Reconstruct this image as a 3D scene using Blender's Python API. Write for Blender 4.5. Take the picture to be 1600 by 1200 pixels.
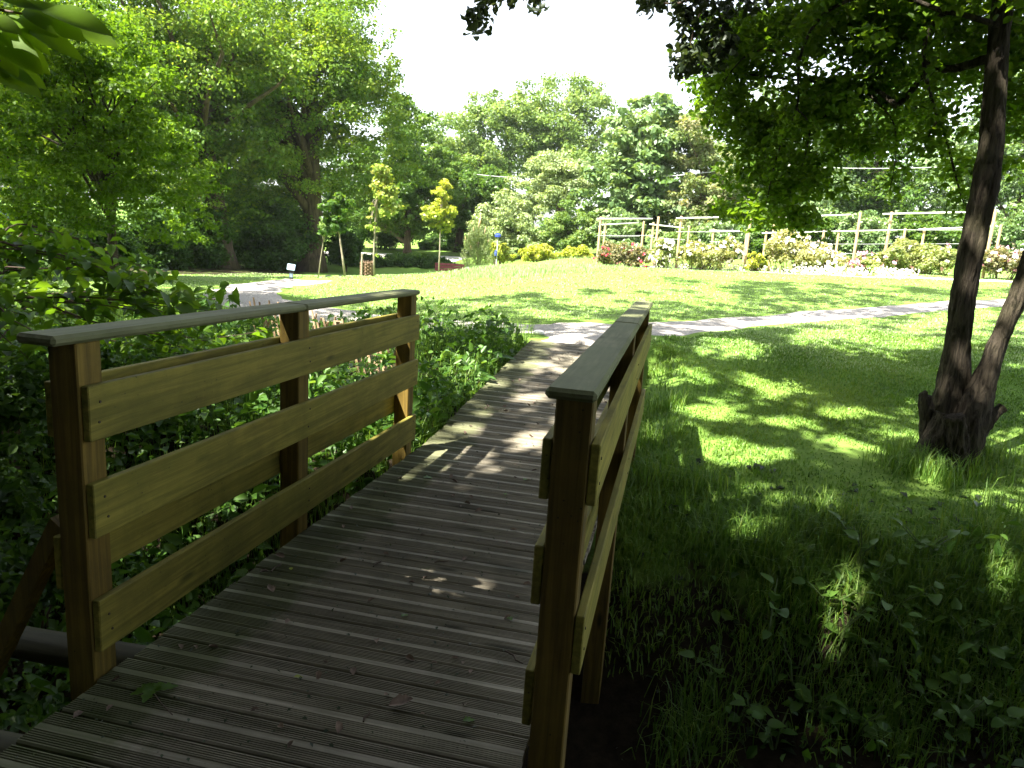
import bpy, math, random
import numpy as np
from mathutils import Matrix, Vector, noise as mnoise

# ------------------------------------------------------------------ clear
for o in list(bpy.data.objects):
    bpy.data.objects.remove(o)
SC = bpy.context.scene
COL = SC.collection
R = math.radians
random.seed(7)
RNG = np.random.default_rng(7)

# ------------------------------------------------------------------ camera
F_PX, PITCH, ROLL, CAM_Z = 1183.9, R(12.116), R(3.744), 1.421
BYAW, BCX, BCY, BSLOPE = R(11.75), 1.5507, -1.7347, -0.0314     # bridge heading, camera foot in bridge axes
_F = Vector((0, math.cos(PITCH), -math.sin(PITCH)))
_U0 = Vector((0, math.sin(PITCH), math.cos(PITCH)))
_R0 = Vector((1, 0, 0))
_RT = _R0 * math.cos(ROLL) + _U0 * math.sin(ROLL)
_UP = _U0 * math.cos(ROLL) - _R0 * math.sin(ROLL)
cam_d = bpy.data.cameras.new('camera')
cam_d.sensor_width = 36.0
cam_d.lens = F_PX / 1600 * 36
cam_d.clip_start, cam_d.clip_end = 0.05, 1500
cam = bpy.data.objects.new('camera', cam_d)
M = Matrix((( _RT.x, _UP.x, -_F.x, 0), (_RT.y, _UP.y, -_F.y, 0), (_RT.z, _UP.z, -_F.z, CAM_Z), (0, 0, 0, 1)))
cam.matrix_world = M
COL.objects.link(cam)
SC.camera = cam

# ------------------------------------------------------------------ light
SUN = Vector((-0.535, -0.451, 1.0)).normalized()
EL = math.asin(SUN.z)
world = bpy.data.worlds.new('World')
SC.world = world
world.use_nodes = True
wn = world.node_tree.nodes
wl = world.node_tree.links
bg = wn['Background']
sky = wn.new('ShaderNodeTexSky')
sky.sky_type = 'NISHITA'
sky.sun_disc = False
sky.sun_elevation = EL
sky.sun_rotation = math.atan2(SUN.x, SUN.y)
sky.air_density = 1.0
sky.dust_density = 1.5
sky.ozone_density = 1.0
hs_ = wn.new('ShaderNodeHueSaturation')          # thin bright overcast: paler than a clear sky
hs_.inputs['Saturation'].default_value = .4
wl.new(sky.outputs[0], hs_.inputs['Color'])
wl.new(hs_.outputs[0], bg.inputs[0])
bg.inputs[1].default_value = 0.095
sun_d = bpy.data.lights.new('sun', 'SUN')
sun_d.energy = 5.0
sun_d.angle = R(0.53)
sun_d.color = (1.0, 0.95, 0.86)
sun = bpy.data.objects.new('sun', sun_d)
sun.rotation_euler = (-SUN).to_track_quat('-Z', 'Y').to_euler()
COL.objects.link(sun)
vs = SC.view_settings
vs.view_transform = 'Standard'
vs.look = 'None'
vs.exposure = 2.5
vs.gamma = 1.0
vs.use_curve_mapping = False
HAZE = .0003          # density of the air, per metre
cy = SC.cycles
cy.max_bounces = 7
cy.diffuse_bounces = 4
cy.glossy_bounces = 2
cy.transmission_bounces = 5
cy.transparent_max_bounces = 8
cy.caustics_reflective = False
cy.caustics_refractive = False
cy.sample_clamp_indirect = 6.0

# ------------------------------------------------------------------ pixel / bridge helpers
def ray(u, v):
    x, y = (u - 800) / F_PX, -(v - 600) / F_PX
    d = _F + _RT * x + _UP * y
    return d / d.y
def at(u, v, Y):
    d = ray(u, v)
    return Vector((d.x * Y, Y, CAM_Z + d.z * Y))
ca, sa = math.cos(BYAW), math.sin(BYAW)
def b2w(x, y, z=0.0):
    x, y = x - BCX, y - BCY
    return Vector((x * ca + y * sa, -x * sa + y * ca, z))
def w2b(X, Y):
    return BCX + X * ca - Y * sa, BCY + X * sa + Y * ca
def deck_z(y):
    return BSLOPE * y if y < 2.95 else BSLOPE * 2.95 + (y - 2.95) * 0.055 * min(1, (y - 2.95) / 1.2 + .3)

# ------------------------------------------------------------------ terrain
_cp = []
for u, v, Y in [(930, 415, 29), (1018, 415, 28.5), (1053, 420, 28), (1158, 423, 27), (1196, 425, 26), (1322, 428, 25), (1367, 425, 24.5), (1535, 435, 22.5),
                (1590, 440, 21), (900, 418, 22), (750, 421.5, 22), (600, 432, 20), (820, 440, 16), (700, 450, 15.5), (690, 431, 21), (650, 436, 20), (640, 446, 16), (800, 418.5, 23), (1050, 421, 22.5), (690, 434, 33), (745, 430, 31), (660, 431, 29), (585, 433, 23), (540, 436, 21), (455, 436, 17),
                (345, 418, 28), (487, 425, 31), (335, 460, 13), (425, 455, 14), (560, 502, 10.6), (1300, 500, 12.8), (1560, 478, 15.5), (1100, 508, 10.9), (1020, 522, 9.2),
                (900, 506, 10.0), (760, 506, 10.0), (1480, 710, 5.6), (600, 398, 40), (640, 400, 40), (640, 384, 60), (870, 405, 31), (990, 405, 36), (200, 430, 18), (1200, 600, 7.4), (1500, 560, 8.6), (1050, 600, 6.6)]:
    p = at(u, v, Y)
    _cp.append((p.x, p.y, p.z))
for bx, by, z in [(0, 6.6, .1), (1.2, 6.6, .1), (0, 4.6, -.05), (1.3, 4.6, -.02), (-1.5, 5, -.12), (-1, 3.3, -.15), (1.4, 3.2, -.13), (2.5, 3.4, -.12), (0, -1, -.12), (1.3, -1, -.12), (-3, -1, -.1), (4, -1, -.1),
                  (4, 1, -.12), (6, 1, -.05), (-3, 2, -.15), (-4, 4.5, -.15), (-6, 2, -.1), (-2.5, 6.5, -.12), (0, -6, -.1), (7, 4, .02), (9, -3, 0), (-9, -3, 0)]:
    p = b2w(bx, by, z)
    _cp.append(tuple(p))
for x, y, z in [(-40, 30, -.4), (50, 30, 1.2), (-50, 90, -.6), (0, 100, 0), (60, 90, .8), (-30, -30, 0), (30, -30, 0), (-25, 20, -.3), (28, 18, .9), (25, 45, .9), (-20, 50, -.8), (10, 60, .1), (90, 10, 1), (-90, 10, 0)]:
    _cp.append((x, y, z))
_cp = np.array(_cp)
def _phi(r2):
    return 0.5 * r2 * np.log(r2 + 1e-9)
def _tps_fit():
    n = len(_cp)
    d2 = ((_cp[:, None, :2] - _cp[None, :, :2]) ** 2).sum(-1)
    A = np.zeros((n + 3, n + 3))
    A[:n, :n] = _phi(d2) + np.eye(n) * .15
    A[:n, n] = 1
    A[:n, n + 1:] = _cp[:, :2]
    A[n, :n] = 1
    A[n + 1:, :n] = _cp[:, :2].T
    return np.linalg.solve(A, np.r_[_cp[:, 2], 0, 0, 0])
_tw = _tps_fit()
def base_z(X, Y):
    X = np.atleast_1d(np.asarray(X, float)); Y = np.atleast_1d(np.asarray(Y, float))
    Xc, Yc = np.clip(X, -95, 95), np.clip(Y, -45, 110)
    z = _tw[-3] + _tw[-2] * Xc + _tw[-1] * Yc
    for (cx, cyy, _), w in zip(_cp, _tw[:-3]):
        z = z + w * _phi((Xc - cx) ** 2 + (Yc - cyy) ** 2)
    return z
def channel(X, Y):
    bx = BCX + X * ca - Y * sa
    by = BCY + X * sa + Y * ca
    d = by - 1.0 + 0.18 * np.sin(bx * 1.1) + 0.02 * np.abs(bx)
    k = 1 / (1 + np.abs(d / 1.35) ** 6)
    dep = 0.95 * (1 - .45 * np.clip((bx - 2) / 3, 0, 1)) * (1 - .4 * np.clip((-bx - 2) / 4, 0, 1))
    return k * dep
def terrain(X, Y):
    X = np.atleast_1d(np.asarray(X, float)); Y = np.atleast_1d(np.asarray(Y, float))
    rough = 0.02 * np.sin(X * 2.1 + Y * .7) * np.sin(Y * 1.7 - X * .4) + .012 * np.sin(X * 5.3) * np.sin(Y * 4.7 + 1)
    z = base_z(X, Y) - channel(X, Y) + rough
    bx = BCX + X * ca - Y * sa; by = BCY + X * sa + Y * ca
    k = np.clip(1 - np.maximum(np.abs(bx - .63) - .72, 0) / .35, 0, 1) * np.clip((by - 2.4) / .4, 0, 1) * np.clip((6.75 - by) / .12, 0, 1)
    dz = BSLOPE * 2.95 + np.clip(by - 2.95, 0, 9) * 0.05 - .15
    return np.where(z > dz, z + (dz - z) * k, z)
def tz(x, y):
    return float(terrain(x, y)[0])
def hit(u, v, y0=1.5, y1=90):
    d = ray(u, v)
    Ys = np.linspace(y0, y1, 700)
    zz = terrain(d.x * Ys, Ys)
    k = np.where(zz >= CAM_Z + d.z * Ys)[0]
    Y = Ys[k[0]] if len(k) else y1
    return Vector((d.x * Y, Y, tz(d.x * Y, Y)))

# ------------------------------------------------------------------ object helpers
def link(o, parent=None):
    COL.objects.link(o)
    if parent is not None:
        o.parent = parent
    return o
def tag(o, label=None, cat=None, group=None, kind=None):
    if label: o['label'] = label
    if cat: o['category'] = cat
    if group: o['group'] = group
    if kind: o['kind'] = kind
    return o
def empty(name, loc=(0, 0, 0), rz=0, **k):
    o = bpy.data.objects.new(name, None)
    o.empty_display_size = .1
    o.location = loc
    o.rotation_euler = (0, 0, rz)
    link(o)
    return tag(o, **k)
def mesh_np(name, V, faces_n, F, mats, smooth=False, tint=None, uvs=None):
    """V (n,3); F flat vertex indices; faces_n number of corners per face (int or array)"""
    me = bpy.data.meshes.new(name)
    F = np.asarray(F, np.int32).ravel()
    if np.isscalar(faces_n):
        nf = len(F) // faces_n
        tot = np.full(nf, faces_n, np.int32)
    else:
        tot = np.asarray(faces_n, np.int32)
        nf = len(tot)
    me.vertices.add(len(V)); me.loops.add(len(F)); me.polygons.add(nf)
    me.vertices.foreach_set('co', np.ascontiguousarray(V, np.float32).ravel())
    me.loops.foreach_set('vertex_index', F)
    me.polygons.foreach_set('loop_start', np.r_[0, np.cumsum(tot)[:-1]].astype(np.int32))
    me.polygons.foreach_set('loop_total', tot)
    me.update(calc_edges=True)
    if smooth:
        me.polygons.foreach_set('use_smooth', np.ones(nf, bool))
    if tint is not None:
        a = me.attributes.new('tint', 'FLOAT', 'FACE')
        a.data.foreach_set('value', np.asarray(tint, np.float32))
    for m in (mats if isinstance(mats, (list, tuple)) else [mats]):
        me.materials.append(m)
    return me
def obj(name, me, parent=None, loc=None, rot=None):
    o = bpy.data.objects.new(name, me)
    if loc is not None: o.location = loc
    if rot is not None: o.rotation_euler = rot
    return link(o, parent)
class MB:
    """collects simple shapes into one mesh"""
    def __init__(s): s.v = []; s.f = []
    def box(s, x0, x1, y0, y1, z0, z1, bev=0.0):
        n = len(s.v)
        b = bev
        if b <= 0:
            s.v += [(x0, y0, z0), (x1, y0, z0), (x1, y1, z0), (x0, y1, z0), (x0, y0, z1), (x1, y0, z1), (x1, y1, z1), (x0, y1, z1)]
            s.f += [[n + i for i in q] for q in ((3, 2, 1, 0), (4, 5, 6, 7), (0, 1, 5, 4), (1, 2, 6, 5), (2, 3, 7, 6), (3, 0, 4, 7))]
            return s
        # octagonal section chamfered along every edge (convex hull of 24 points)
        P = []
        for sx in (0, 1):
            for sy in (0, 1):
                for sz in (0, 1):
                    X, Y, Z = (x0, x1)[sx], (y0, y1)[sy], (z0, z1)[sz]
                    ix, iy, iz = (b, -b)[sx], (b, -b)[sy], (b, -b)[sz]
                    P += [(X, Y + iy, Z + iz), (X + ix, Y, Z + iz), (X + ix, Y + iy, Z)]
        s.v += P
        idx = lambda sx, sy, sz, k: n + ((sx * 2 + sy) * 2 + sz) * 3 + k
        s.f += [[idx(0, 0, 0, 0), idx(0, 0, 1, 0), idx(0, 1, 1, 0), idx(0, 1, 0, 0)], [idx(1, 0, 0, 0), idx(1, 1, 0, 0), idx(1, 1, 1, 0), idx(1, 0, 1, 0)],
                [idx(0, 0, 0, 1), idx(1, 0, 0, 1), idx(1, 0, 1, 1), idx(0, 0, 1, 1)], [idx(0, 1, 0, 1), idx(0, 1, 1, 1), idx(1, 1, 1, 1), idx(1, 1, 0, 1)],
                [idx(0, 0, 0, 2), idx(0, 1, 0, 2), idx(1, 1, 0, 2), idx(1, 0, 0, 2)], [idx(0, 0, 1, 2), idx(1, 0, 1, 2), idx(1, 1, 1, 2), idx(0, 1, 1, 2)]]
        for sy in (0, 1):
            for sz in (0, 1):
                s.f.append([idx(0, sy, sz, 1), idx(1, sy, sz, 1), idx(1, sy, sz, 2), idx(0, sy, sz, 2)])
        for sx in (0, 1):
            for sz in (0, 1):
                s.f.append([idx(sx, 0, sz, 0), idx(sx, 1, sz, 0), idx(sx, 1, sz, 2), idx(sx, 0, sz, 2)])
            for sy in (0, 1):
                s.f.append([idx(sx, sy, 0, 0), idx(sx, sy, 1, 0), idx(sx, sy, 1, 1), idx(sx, sy, 0, 1)])
        for sx in (0, 1):
            for sy in (0, 1):
                for sz in (0, 1):
                    s.f.append([idx(sx, sy, sz, k) for k in range(3)])
        return s
    def tube(s, pts, rad, k=6, cap=True, wob=0.0):
        pts = [Vector(p) for p in pts]
        n0 = len(s.v)
        ref = Vector((0.31, 0.17, 0.9))
        for i, p in enumerate(pts):
            t = (pts[min(i + 1, len(pts) - 1)] - pts[max(i - 1, 0)])
            t = t.normalized() if t.length > 1e-9 else Vector((0, 0, 1))
            a = t.cross(ref)
            if a.length < .05: a = t.cross(Vector((1, 0, 0)))
            a.normalize(); b = t.cross(a)
            r = rad[i] if hasattr(rad, '__len__') else rad
            for j in range(k):
                an = 2 * math.pi * j / k
                q = r * (1 + (random.uniform(-wob, wob) if wob else 0))
                s.v.append(tuple(p + (a * math.cos(an) + b * math.sin(an)) * q))
        for i in range(len(pts) - 1):
            for j in range(k):
                s.f.append([n0 + i * k + j, n0 + i * k + (j + 1) % k, n0 + (i + 1) * k + (j + 1) % k, n0 + (i + 1) * k + j])
        if cap:
            s.f.append([n0 + j for j in range(k)][::-1])
            s.f.append([n0 + (len(pts) - 1) * k + j for j in range(k)])
        return s
    def poly(s, P, F):
        n = len(s.v)
        s.v += [tuple(p) for p in P]
        s.f += [[n + i for i in f] for f in F]
        return s
    def mesh(s, name, mat, smooth=False):
        me = bpy.data.meshes.new(name)
        me.from_pydata(s.v, [], s.f)
        me.materials.append(mat)
        import bmesh
        bm = bmesh.new(); bm.from_mesh(me)
        bmesh.ops.recalc_face_normals(bm, faces=bm.faces)
        bm.to_mesh(me); bm.free()
        if smooth:
            me.polygons.foreach_set('use_smooth', np.ones(len(me.polygons), bool))
        return me
    def build(s, name, mat, parent=None, loc=None, smooth=False, rot=None):
        return obj(name, s.mesh(name, mat, smooth), parent, loc, rot)

# ------------------------------------------------------------------ materials
def newmat(name):
    m = bpy.data.materials.new(name)
    m.use_nodes = True
    nt = m.node_tree
    for n in list(nt.nodes):
        nt.nodes.remove(n)
    out = nt.nodes.new('ShaderNodeOutputMaterial')
    return m, nt, out
def nd(nt, t, **k):
    n = nt.nodes.new(t)
    for a, b in k.items():
        if a.startswith('i_'):
            n.inputs[a[2:].replace('_', ' ')].default_value = b
        else:
            setattr(n, a, b)
    return n
def ramp(nt, src, stops):
    r = nt.nodes.new('ShaderNodeValToRGB')
    e = r.color_ramp.elements
    while len(e) < len(stops): e.new(.5)
    for el, (p, c) in zip(e, stops):
        el.position = p
        el.color = (*c, 1) if len(c) == 3 else c
    nt.links.new(src, r.inputs[0])
    return r.outputs[0]
def mixc(nt, f, a, b, mode='MIX'):
    m = nt.nodes.new('ShaderNodeMix')
    m.data_type = 'RGBA'
    m.blend_type = mode
    for s, v in ((m.inputs[0], f), (m.inputs[6], a), (m.inputs[7], b)):
        if hasattr(v, 'is_linked') or isinstance(v, bpy.types.NodeSocket):
            nt.links.new(v, s)
        else:
            s.default_value = (*v, 1) if hasattr(v, '__len__') and len(v) == 3 else v
    return m.outputs[2]
def leafmat(name, dark, mid, light, trans=0.42, rough=.45, spec=.35, trans_gain=1.25, trans_hue=(1.15, 1.05, .45)):
    m, nt, out = newmat(name)
    at_ = nd(nt, 'ShaderNodeAttribute', attribute_name='tint')
    geo = nd(nt, 'ShaderNodeNewGeometry')
    no = nd(nt, 'ShaderNodeTexNoise', i_Scale=.55, i_Detail=2.0)
    nt.links.new(geo.outputs['Position'], no.inputs['Vector'])
    add = nd(nt, 'ShaderNodeMath', operation='MULTIPLY_ADD')
    nt.links.new(no.outputs[0], add.inputs[0]); add.inputs[1].default_value = .5
    sub = nd(nt, 'ShaderNodeMath', operation='SUBTRACT'); nt.links.new(at_.outputs['Fac'], sub.inputs[0]); sub.inputs[1].default_value = .25
    nt.links.new(sub.outputs[0], add.inputs[2])
    col = ramp(nt, add.outputs[0], [(.05, dark), (.5, mid), (.95, light)])
    pr = nd(nt, 'ShaderNodeBsdfPrincipled')
    nt.links.new(col, pr.inputs['Base Color'])
    pr.inputs['Roughness'].default_value = rough
    pr.inputs['Specular IOR Level'].default_value = spec
    tr = nd(nt, 'ShaderNodeBsdfTranslucent')
    tc = mixc(nt, 1.0, col, tuple(trans_gain * c for c in trans_hue), 'MULTIPLY')
    nt.links.new(tc, tr.inputs[0])
    mx = nd(nt, 'ShaderNodeMixShader')
    mx.inputs[0].default_value = trans
    nt.links.new(pr.outputs[0], mx.inputs[1]); nt.links.new(tr.outputs[0], mx.inputs[2])
    nt.links.new(mx.outputs[0], out.inputs[0])
    return m
def woodmat(name, c1, c2, green=0.0, gcol=(.10, .13, .03), edge_moss=False, axis=1, rough=.75, scale=1.0, vary=.35, dirt=.3, bump=.25):
    m, nt, out = newmat(name)
    tc = nd(nt, 'ShaderNodeTexCoord')
    oi = nd(nt, 'ShaderNodeObjectInfo')
    off = nd(nt, 'ShaderNodeVectorMath', operation='SCALE'); off.inputs[0].default_value = (37.1, 91.7, 13.3)
    nt.links.new(oi.outputs['Random'], off.inputs['Scale'])
    ad = nd(nt, 'ShaderNodeVectorMath', operation='ADD')
    nt.links.new(tc.outputs['Object'], ad.inputs[0]); nt.links.new(off.outputs[0], ad.inputs[1])
    mp = nd(nt, 'ShaderNodeMapping')
    s = [28 * scale] * 3; s[axis] = 1.1 * scale
    mp.inputs['Scale'].default_value = s
    nt.links.new(ad.outputs[0], mp.inputs['Vector'])
    n1 = nd(nt, 'ShaderNodeTexNoise', i_Scale=1.6, i_Detail=6.0, i_Roughness=.62, i_Distortion=.6)
    nt.links.new(mp.outputs[0], n1.inputs['Vector'])
    base = ramp(nt, n1.outputs[0], [(.36, c2), (.5, tuple((a_ + b_) / 2 for a_, b_ in zip(c1, c2))), (.6, c1)])
    # knots
    mk = nd(nt, 'ShaderNodeMapping'); sk = [9.0] * 3; sk[axis] = 2.6; mk.inputs['Scale'].default_value = sk
    nt.links.new(ad.outputs[0], mk.inputs['Vector'])
    vo = nd(nt, 'ShaderNodeTexVoronoi', i_Scale=1.0, feature='SMOOTH_F1')
    nt.links.new(mk.outputs[0], vo.inputs['Vector'])
    kn = ramp(nt, vo.outputs['Distance'], [(.06, (1, 1, 1)), (.16, (0, 0, 0))])
    base = mixc(nt, kn, base, tuple(.35 * c for c in c2))
    # blotches of dirt and algae
    n2 = nd(nt, 'ShaderNodeTexNoise', i_Scale=5.0, i_Detail=5.0, i_Roughness=.65)
    nt.links.new(ad.outputs[0], n2.inputs['Vector'])
    f2 = ramp(nt, n2.outputs[0], [(.42, (0, 0, 0)), (.7, (dirt,) * 3)])
    base = mixc(nt, f2, base, tuple(.4 * c for c in c2))
    if green > 0:
        n3 = nd(nt, 'ShaderNodeTexNoise', i_Scale=2.3, i_Detail=5.0, i_Roughness=.7)
        nt.links.new(ad.outputs[0], n3.inputs['Vector'])
        f3 = ramp(nt, n3.outputs[0], [(.3, (green * .45,) * 3), (.65, (green,) * 3)])
        base = mixc(nt, f3, base, gcol)
    if edge_moss:          # moss creeps in from the damp left ends of the boards
        sx_ = nd(nt, 'ShaderNodeSeparateXYZ'); nt.links.new(tc.outputs['Object'], sx_.inputs[0])
        me_ = nd(nt, 'ShaderNodeMath', operation='MULTIPLY_ADD'); nt.links.new(n2.outputs[0], me_.inputs[0]); me_.inputs[1].default_value = -.45; nt.links.new(sx_.outputs[0], me_.inputs[2])
        fe_ = ramp(nt, me_.outputs[0], [(.0, (.6, .6, .6)), (.10, (0, 0, 0))])
        base = mixc(nt, fe_, base, (.07, .095, .018))
    vs_ = nd(nt, 'ShaderNodeTexVoronoi', i_Scale=38.0); nt.links.new(ad.outputs[0], vs_.inputs['Vector'])
    fs_ = ramp(nt, vs_.outputs['Distance'], [(.07, (.8, .8, .8)), (.13, (0, 0, 0))])
    fm_ = ramp(nt, n2.outputs[0], [(.46, (0, 0, 0)), (.58, (1, 1, 1))])
    base = mixc(nt, mixc(nt, 1.0, fs_, fm_, 'MULTIPLY'), base, (.025, .022, .015))
    mr = nd(nt, 'ShaderNodeMapRange'); nt.links.new(oi.outputs['Random'], mr.inputs[0])
    mr.inputs[3].default_value = 1 - vary; mr.inputs[4].default_value = 1 + vary * .6
    hs = nd(nt, 'ShaderNodeHueSaturation'); nt.links.new(mr.outputs[0], hs.inputs['Value']); nt.links.new(base, hs.inputs['Color'])
    pr = nd(nt, 'ShaderNodeBsdfPrincipled')
    nt.links.new(hs.outputs[0], pr.inputs['Base Color'])
    pr.inputs['Roughness'].default_value = rough
    pr.inputs['Specular IOR Level'].default_value = .3
    bp = nd(nt, 'ShaderNodeBump', i_Strength=bump, i_Distance=.004)
    nt.links.new(n1.outputs[0], bp.inputs['Height']); nt.links.new(bp.outputs[0], pr.inputs['Normal'])
    nt.links.new(pr.outputs[0], out.inputs[0])
    return m
def plain(name, c, rough=.6, metal=0, var=.12, scale=12, bump=.0):
    m, nt, out = newmat(name)
    tc = nd(nt, 'ShaderNodeTexCoord')
    n = nd(nt, 'ShaderNodeTexNoise', i_Scale=scale, i_Detail=4.0)
    nt.links.new(tc.outputs['Object'], n.inputs['Vector'])
    col = ramp(nt, n.outputs[0], [(.3, tuple(x * (1 - var * 2) for x in c)), (.7, tuple(min(1, x * (1 + var)) for x in c))])
    pr = nd(nt, 'ShaderNodeBsdfPrincipled')
    nt.links.new(col, pr.inputs['Base Color'])
    pr.inputs['Roughness'].default_value = rough; pr.inputs['Metallic'].default_value = metal
    if bump:
        b = nd(nt, 'ShaderNodeBump', i_Strength=bump, i_Distance=.01)
        nt.links.new(n.outputs[0], b.inputs['Height']); nt.links.new(b.outputs[0], pr.inputs['Normal'])
    nt.links.new(pr.outputs[0], out.inputs[0])
    return m
def barkmat(name, c1, c2, sx=14, moss=.25):
    m, nt, out = newmat(name)
    tc = nd(nt, 'ShaderNodeTexCoord')
    mp = nd(nt, 'ShaderNodeMapping'); mp.inputs['Scale'].default_value = (sx, sx, sx * .16)
    nt.links.new(tc.outputs['Object'], mp.inputs['Vector'])
    n = nd(nt, 'ShaderNodeTexNoise', i_Scale=1.3, i_Detail=7.0, i_Roughness=.7, i_Distortion=.8)
    nt.links.new(mp.outputs[0], n.inputs['Vector'])
    col = ramp(nt, n.outputs[0], [(.36, c2), (.62, c1)])
    n2 = nd(nt, 'ShaderNodeTexNoise', i_Scale=2.2, i_Detail=4.0); nt.links.new(tc.outputs['Object'], n2.inputs['Vector'])
    f = ramp(nt, n2.outputs[0], [(.5, (0, 0, 0)), (.68, (moss,) * 3)])
    col = mixc(nt, f, col, (.09, .10, .025))
    pr = nd(nt, 'ShaderNodeBsdfPrincipled'); nt.links.new(col, pr.inputs['Base Color']); pr.inputs['Roughness'].default_value = .9
    pr.inputs['Specular IOR Level'].default_value = .15
    b = nd(nt, 'ShaderNodeBump', i_Strength=1.0, i_Distance=.05); nt.links.new(n.outputs[0], b.inputs['Height']); nt.links.new(b.outputs[0], pr.inputs['Normal'])
    nt.links.new(pr.outputs[0], out.inputs[0])
    return m
def groundmat():
    m, nt, out = newmat('lawn_and_soil')
    geo = nd(nt, 'ShaderNodeNewGeometry')
    a = nd(nt, 'ShaderNodeAttribute', attribute_name='soil')
    def noise(s, d=5.0, r=.6):
        n = nd(nt, 'ShaderNodeTexNoise', i_Scale=s, i_Detail=d, i_Roughness=r)
        nt.links.new(geo.outputs['Position'], n.inputs['Vector'])
        return n.outputs[0]
    g = ramp(nt, noise(9, 8, .75), [(.3, (.06, .135, .02)), (.52, (.12, .225, .03)), (.75, (.2, .30, .055))])
    g2 = ramp(nt, noise(.45, 4), [(.35, (.15, .26, .05)), (.7, (.25, .345, .09))])
    g = mixc(nt, .5, g, g2)
    patch = ramp(nt, noise(1.6, 5, .7), [(.60, (0, 0, 0)), (.72, (.55,) * 3)])
    g = mixc(nt, patch, g, (.17, .13, .06))
    s = ramp(nt, noise(14, 8, .75), [(.3, (.012, .009, .006)), (.7, (.042, .032, .02))])
    n2 = nd(nt, 'ShaderNodeMath', operation='ADD')
    nt.links.new(a.outputs['Fac'], n2.inputs[0])
    sc = nd(nt, 'ShaderNodeMath', operation='MULTIPLY_ADD'); nt.links.new(noise(4, 5), sc.inputs[0]); sc.inputs[1].default_value = .9; sc.inputs[2].default_value = -.45
    nt.links.new(sc.outputs[0], n2.inputs[1])
    f = ramp(nt, n2.outputs[0], [(.35, (0, 0, 0)), (.6, (1, 1, 1))])
    col = mixc(nt, f, g, s)
    pr = nd(nt, 'ShaderNodeBsdfPrincipled'); nt.links.new(col, pr.inputs['Base Color']); pr.inputs['Roughness'].default_value = .95
    pr.inputs['Specular IOR Level'].default_value = .05
    b = nd(nt, 'ShaderNodeBump', i_Strength=.5, i_Distance=.03); nt.links.new(noise(40, 6, .7), b.inputs['Height']); nt.links.new(b.outputs[0], pr.inputs['Normal'])
    nt.links.new(pr.outputs[0], out.inputs[0])
    return m
def gravelmat(name='gravel', c1=(.37, .335, .295), c2=(.61, .57, .51)):
    m, nt, out = newmat(name)
    geo = nd(nt, 'ShaderNodeNewGeometry')
    v = nd(nt, 'ShaderNodeTexVoronoi', i_Scale=60.0); nt.links.new(geo.outputs['Position'], v.inputs['Vector'])
    n = nd(nt, 'ShaderNodeTexNoise', i_Scale=1.4, i_Detail=6.0, i_Roughness=.7); nt.links.new(geo.outputs['Position'], n.inputs['Vector'])
    n3 = nd(nt, 'ShaderNodeTexNoise', i_Scale=35.0, i_Detail=6.0, i_Roughness=.8); nt.links.new(geo.outputs['Position'], n3.inputs['Vector'])
    c = ramp(nt, n3.outputs[0], [(.35, tuple(x * .6 for x in c1)), (.5, c1), (.65, c2)])
    cd = ramp(nt, n.outputs[0], [(.5, (0, 0, 0)), (.75, (.5,) * 3)])
    c = mixc(nt, cd, c, (.2, .17, .12))
    pr = nd(nt, 'ShaderNodeBsdfPrincipled'); nt.links.new(c, pr.inputs['Base Color']); pr.inputs['Roughness'].default_value = .9
    b = nd(nt, 'ShaderNodeBump', i_Strength=.6, i_Distance=.012); nt.links.new(v.outputs['Distance'], b.inputs['Height']); nt.links.new(b.outputs[0], pr.inputs['Normal'])
    nt.links.new(pr.outputs[0], out.inputs[0])
    return m

MAT = {}
MAT['post'] = woodmat('treated_post_wood', (.27, .165, .03), (.11, .06, .012), green=.35, gcol=(.12, .125, .02), axis=2, vary=.2, dirt=.5, bump=.5)
MAT['board'] = woodmat('treated_board_wood', (.37, .295, .055), (.15, .115, .022), green=.5, gcol=(.20, .21, .03), axis=1, vary=.2, dirt=.6, bump=.6)
MAT['cap'] = woodmat('mossy_handrail_wood', (.27, .26, .15), (.14, .135, .07), green=.65, gcol=(.17, .20, .08), axis=1, vary=.15, dirt=.6, bump=.5)
MAT['deck'] = woodmat('weathered_deck_wood', (.36, .315, .25), (.19, .16, .12), green=.22, gcol=(.12, .14, .05), edge_moss=True, axis=0, vary=.22, dirt=.45)
MAT['ground'] = groundmat()
MAT['groove_floor'] = plain('dark_groove_floors', (.15, .13, .102), .95, var=.3, scale=25)  # darker colour for the bottoms of the deck grooves
MAT['gravel'] = gravelmat()
MAT['log'] = woodmat('mossy_log', (.06, .045, .02), (.03, .022, .01), green=.5, gcol=(.035, .045, .012), axis=0)
MAT['bark'] = barkmat('dark_bark', (.10, .082, .058), (.016, .013, .009), sx=24)
MAT['bark_far'] = barkmat('grey_brown_bark', (.12, .09, .06), (.04, .03, .02), sx=6)
MAT['bark_young'] = barkmat('pale_young_bark', (.34, .30, .22), (.2, .17, .12), sx=20, moss=.1)
MAT['twig'] = plain('twig_brown', (.09, .06, .04), .8)
MAT['stem'] = plain('green_stem', (.10, .16, .04), .6)
MAT['oak'] = leafmat('oak_leaves', (.04, .10, .011), (.115, .21, .022), (.26, .34, .038), trans=.5)
MAT['lime'] = leafmat('dark_tree_leaves', (.03, .08, .013), (.075, .155, .022), (.15, .23, .032), trans=.46)
MAT['pale'] = leafmat('pale_grey_green_leaves', (.15, .22, .08), (.25, .33, .14), (.36, .42, .21), trans=.35)
MAT['chest'] = leafmat('chestnut_leaves', (.07, .14, .045), (.15, .24, .085), (.26, .35, .16), trans=.35, spec=.5)
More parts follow.
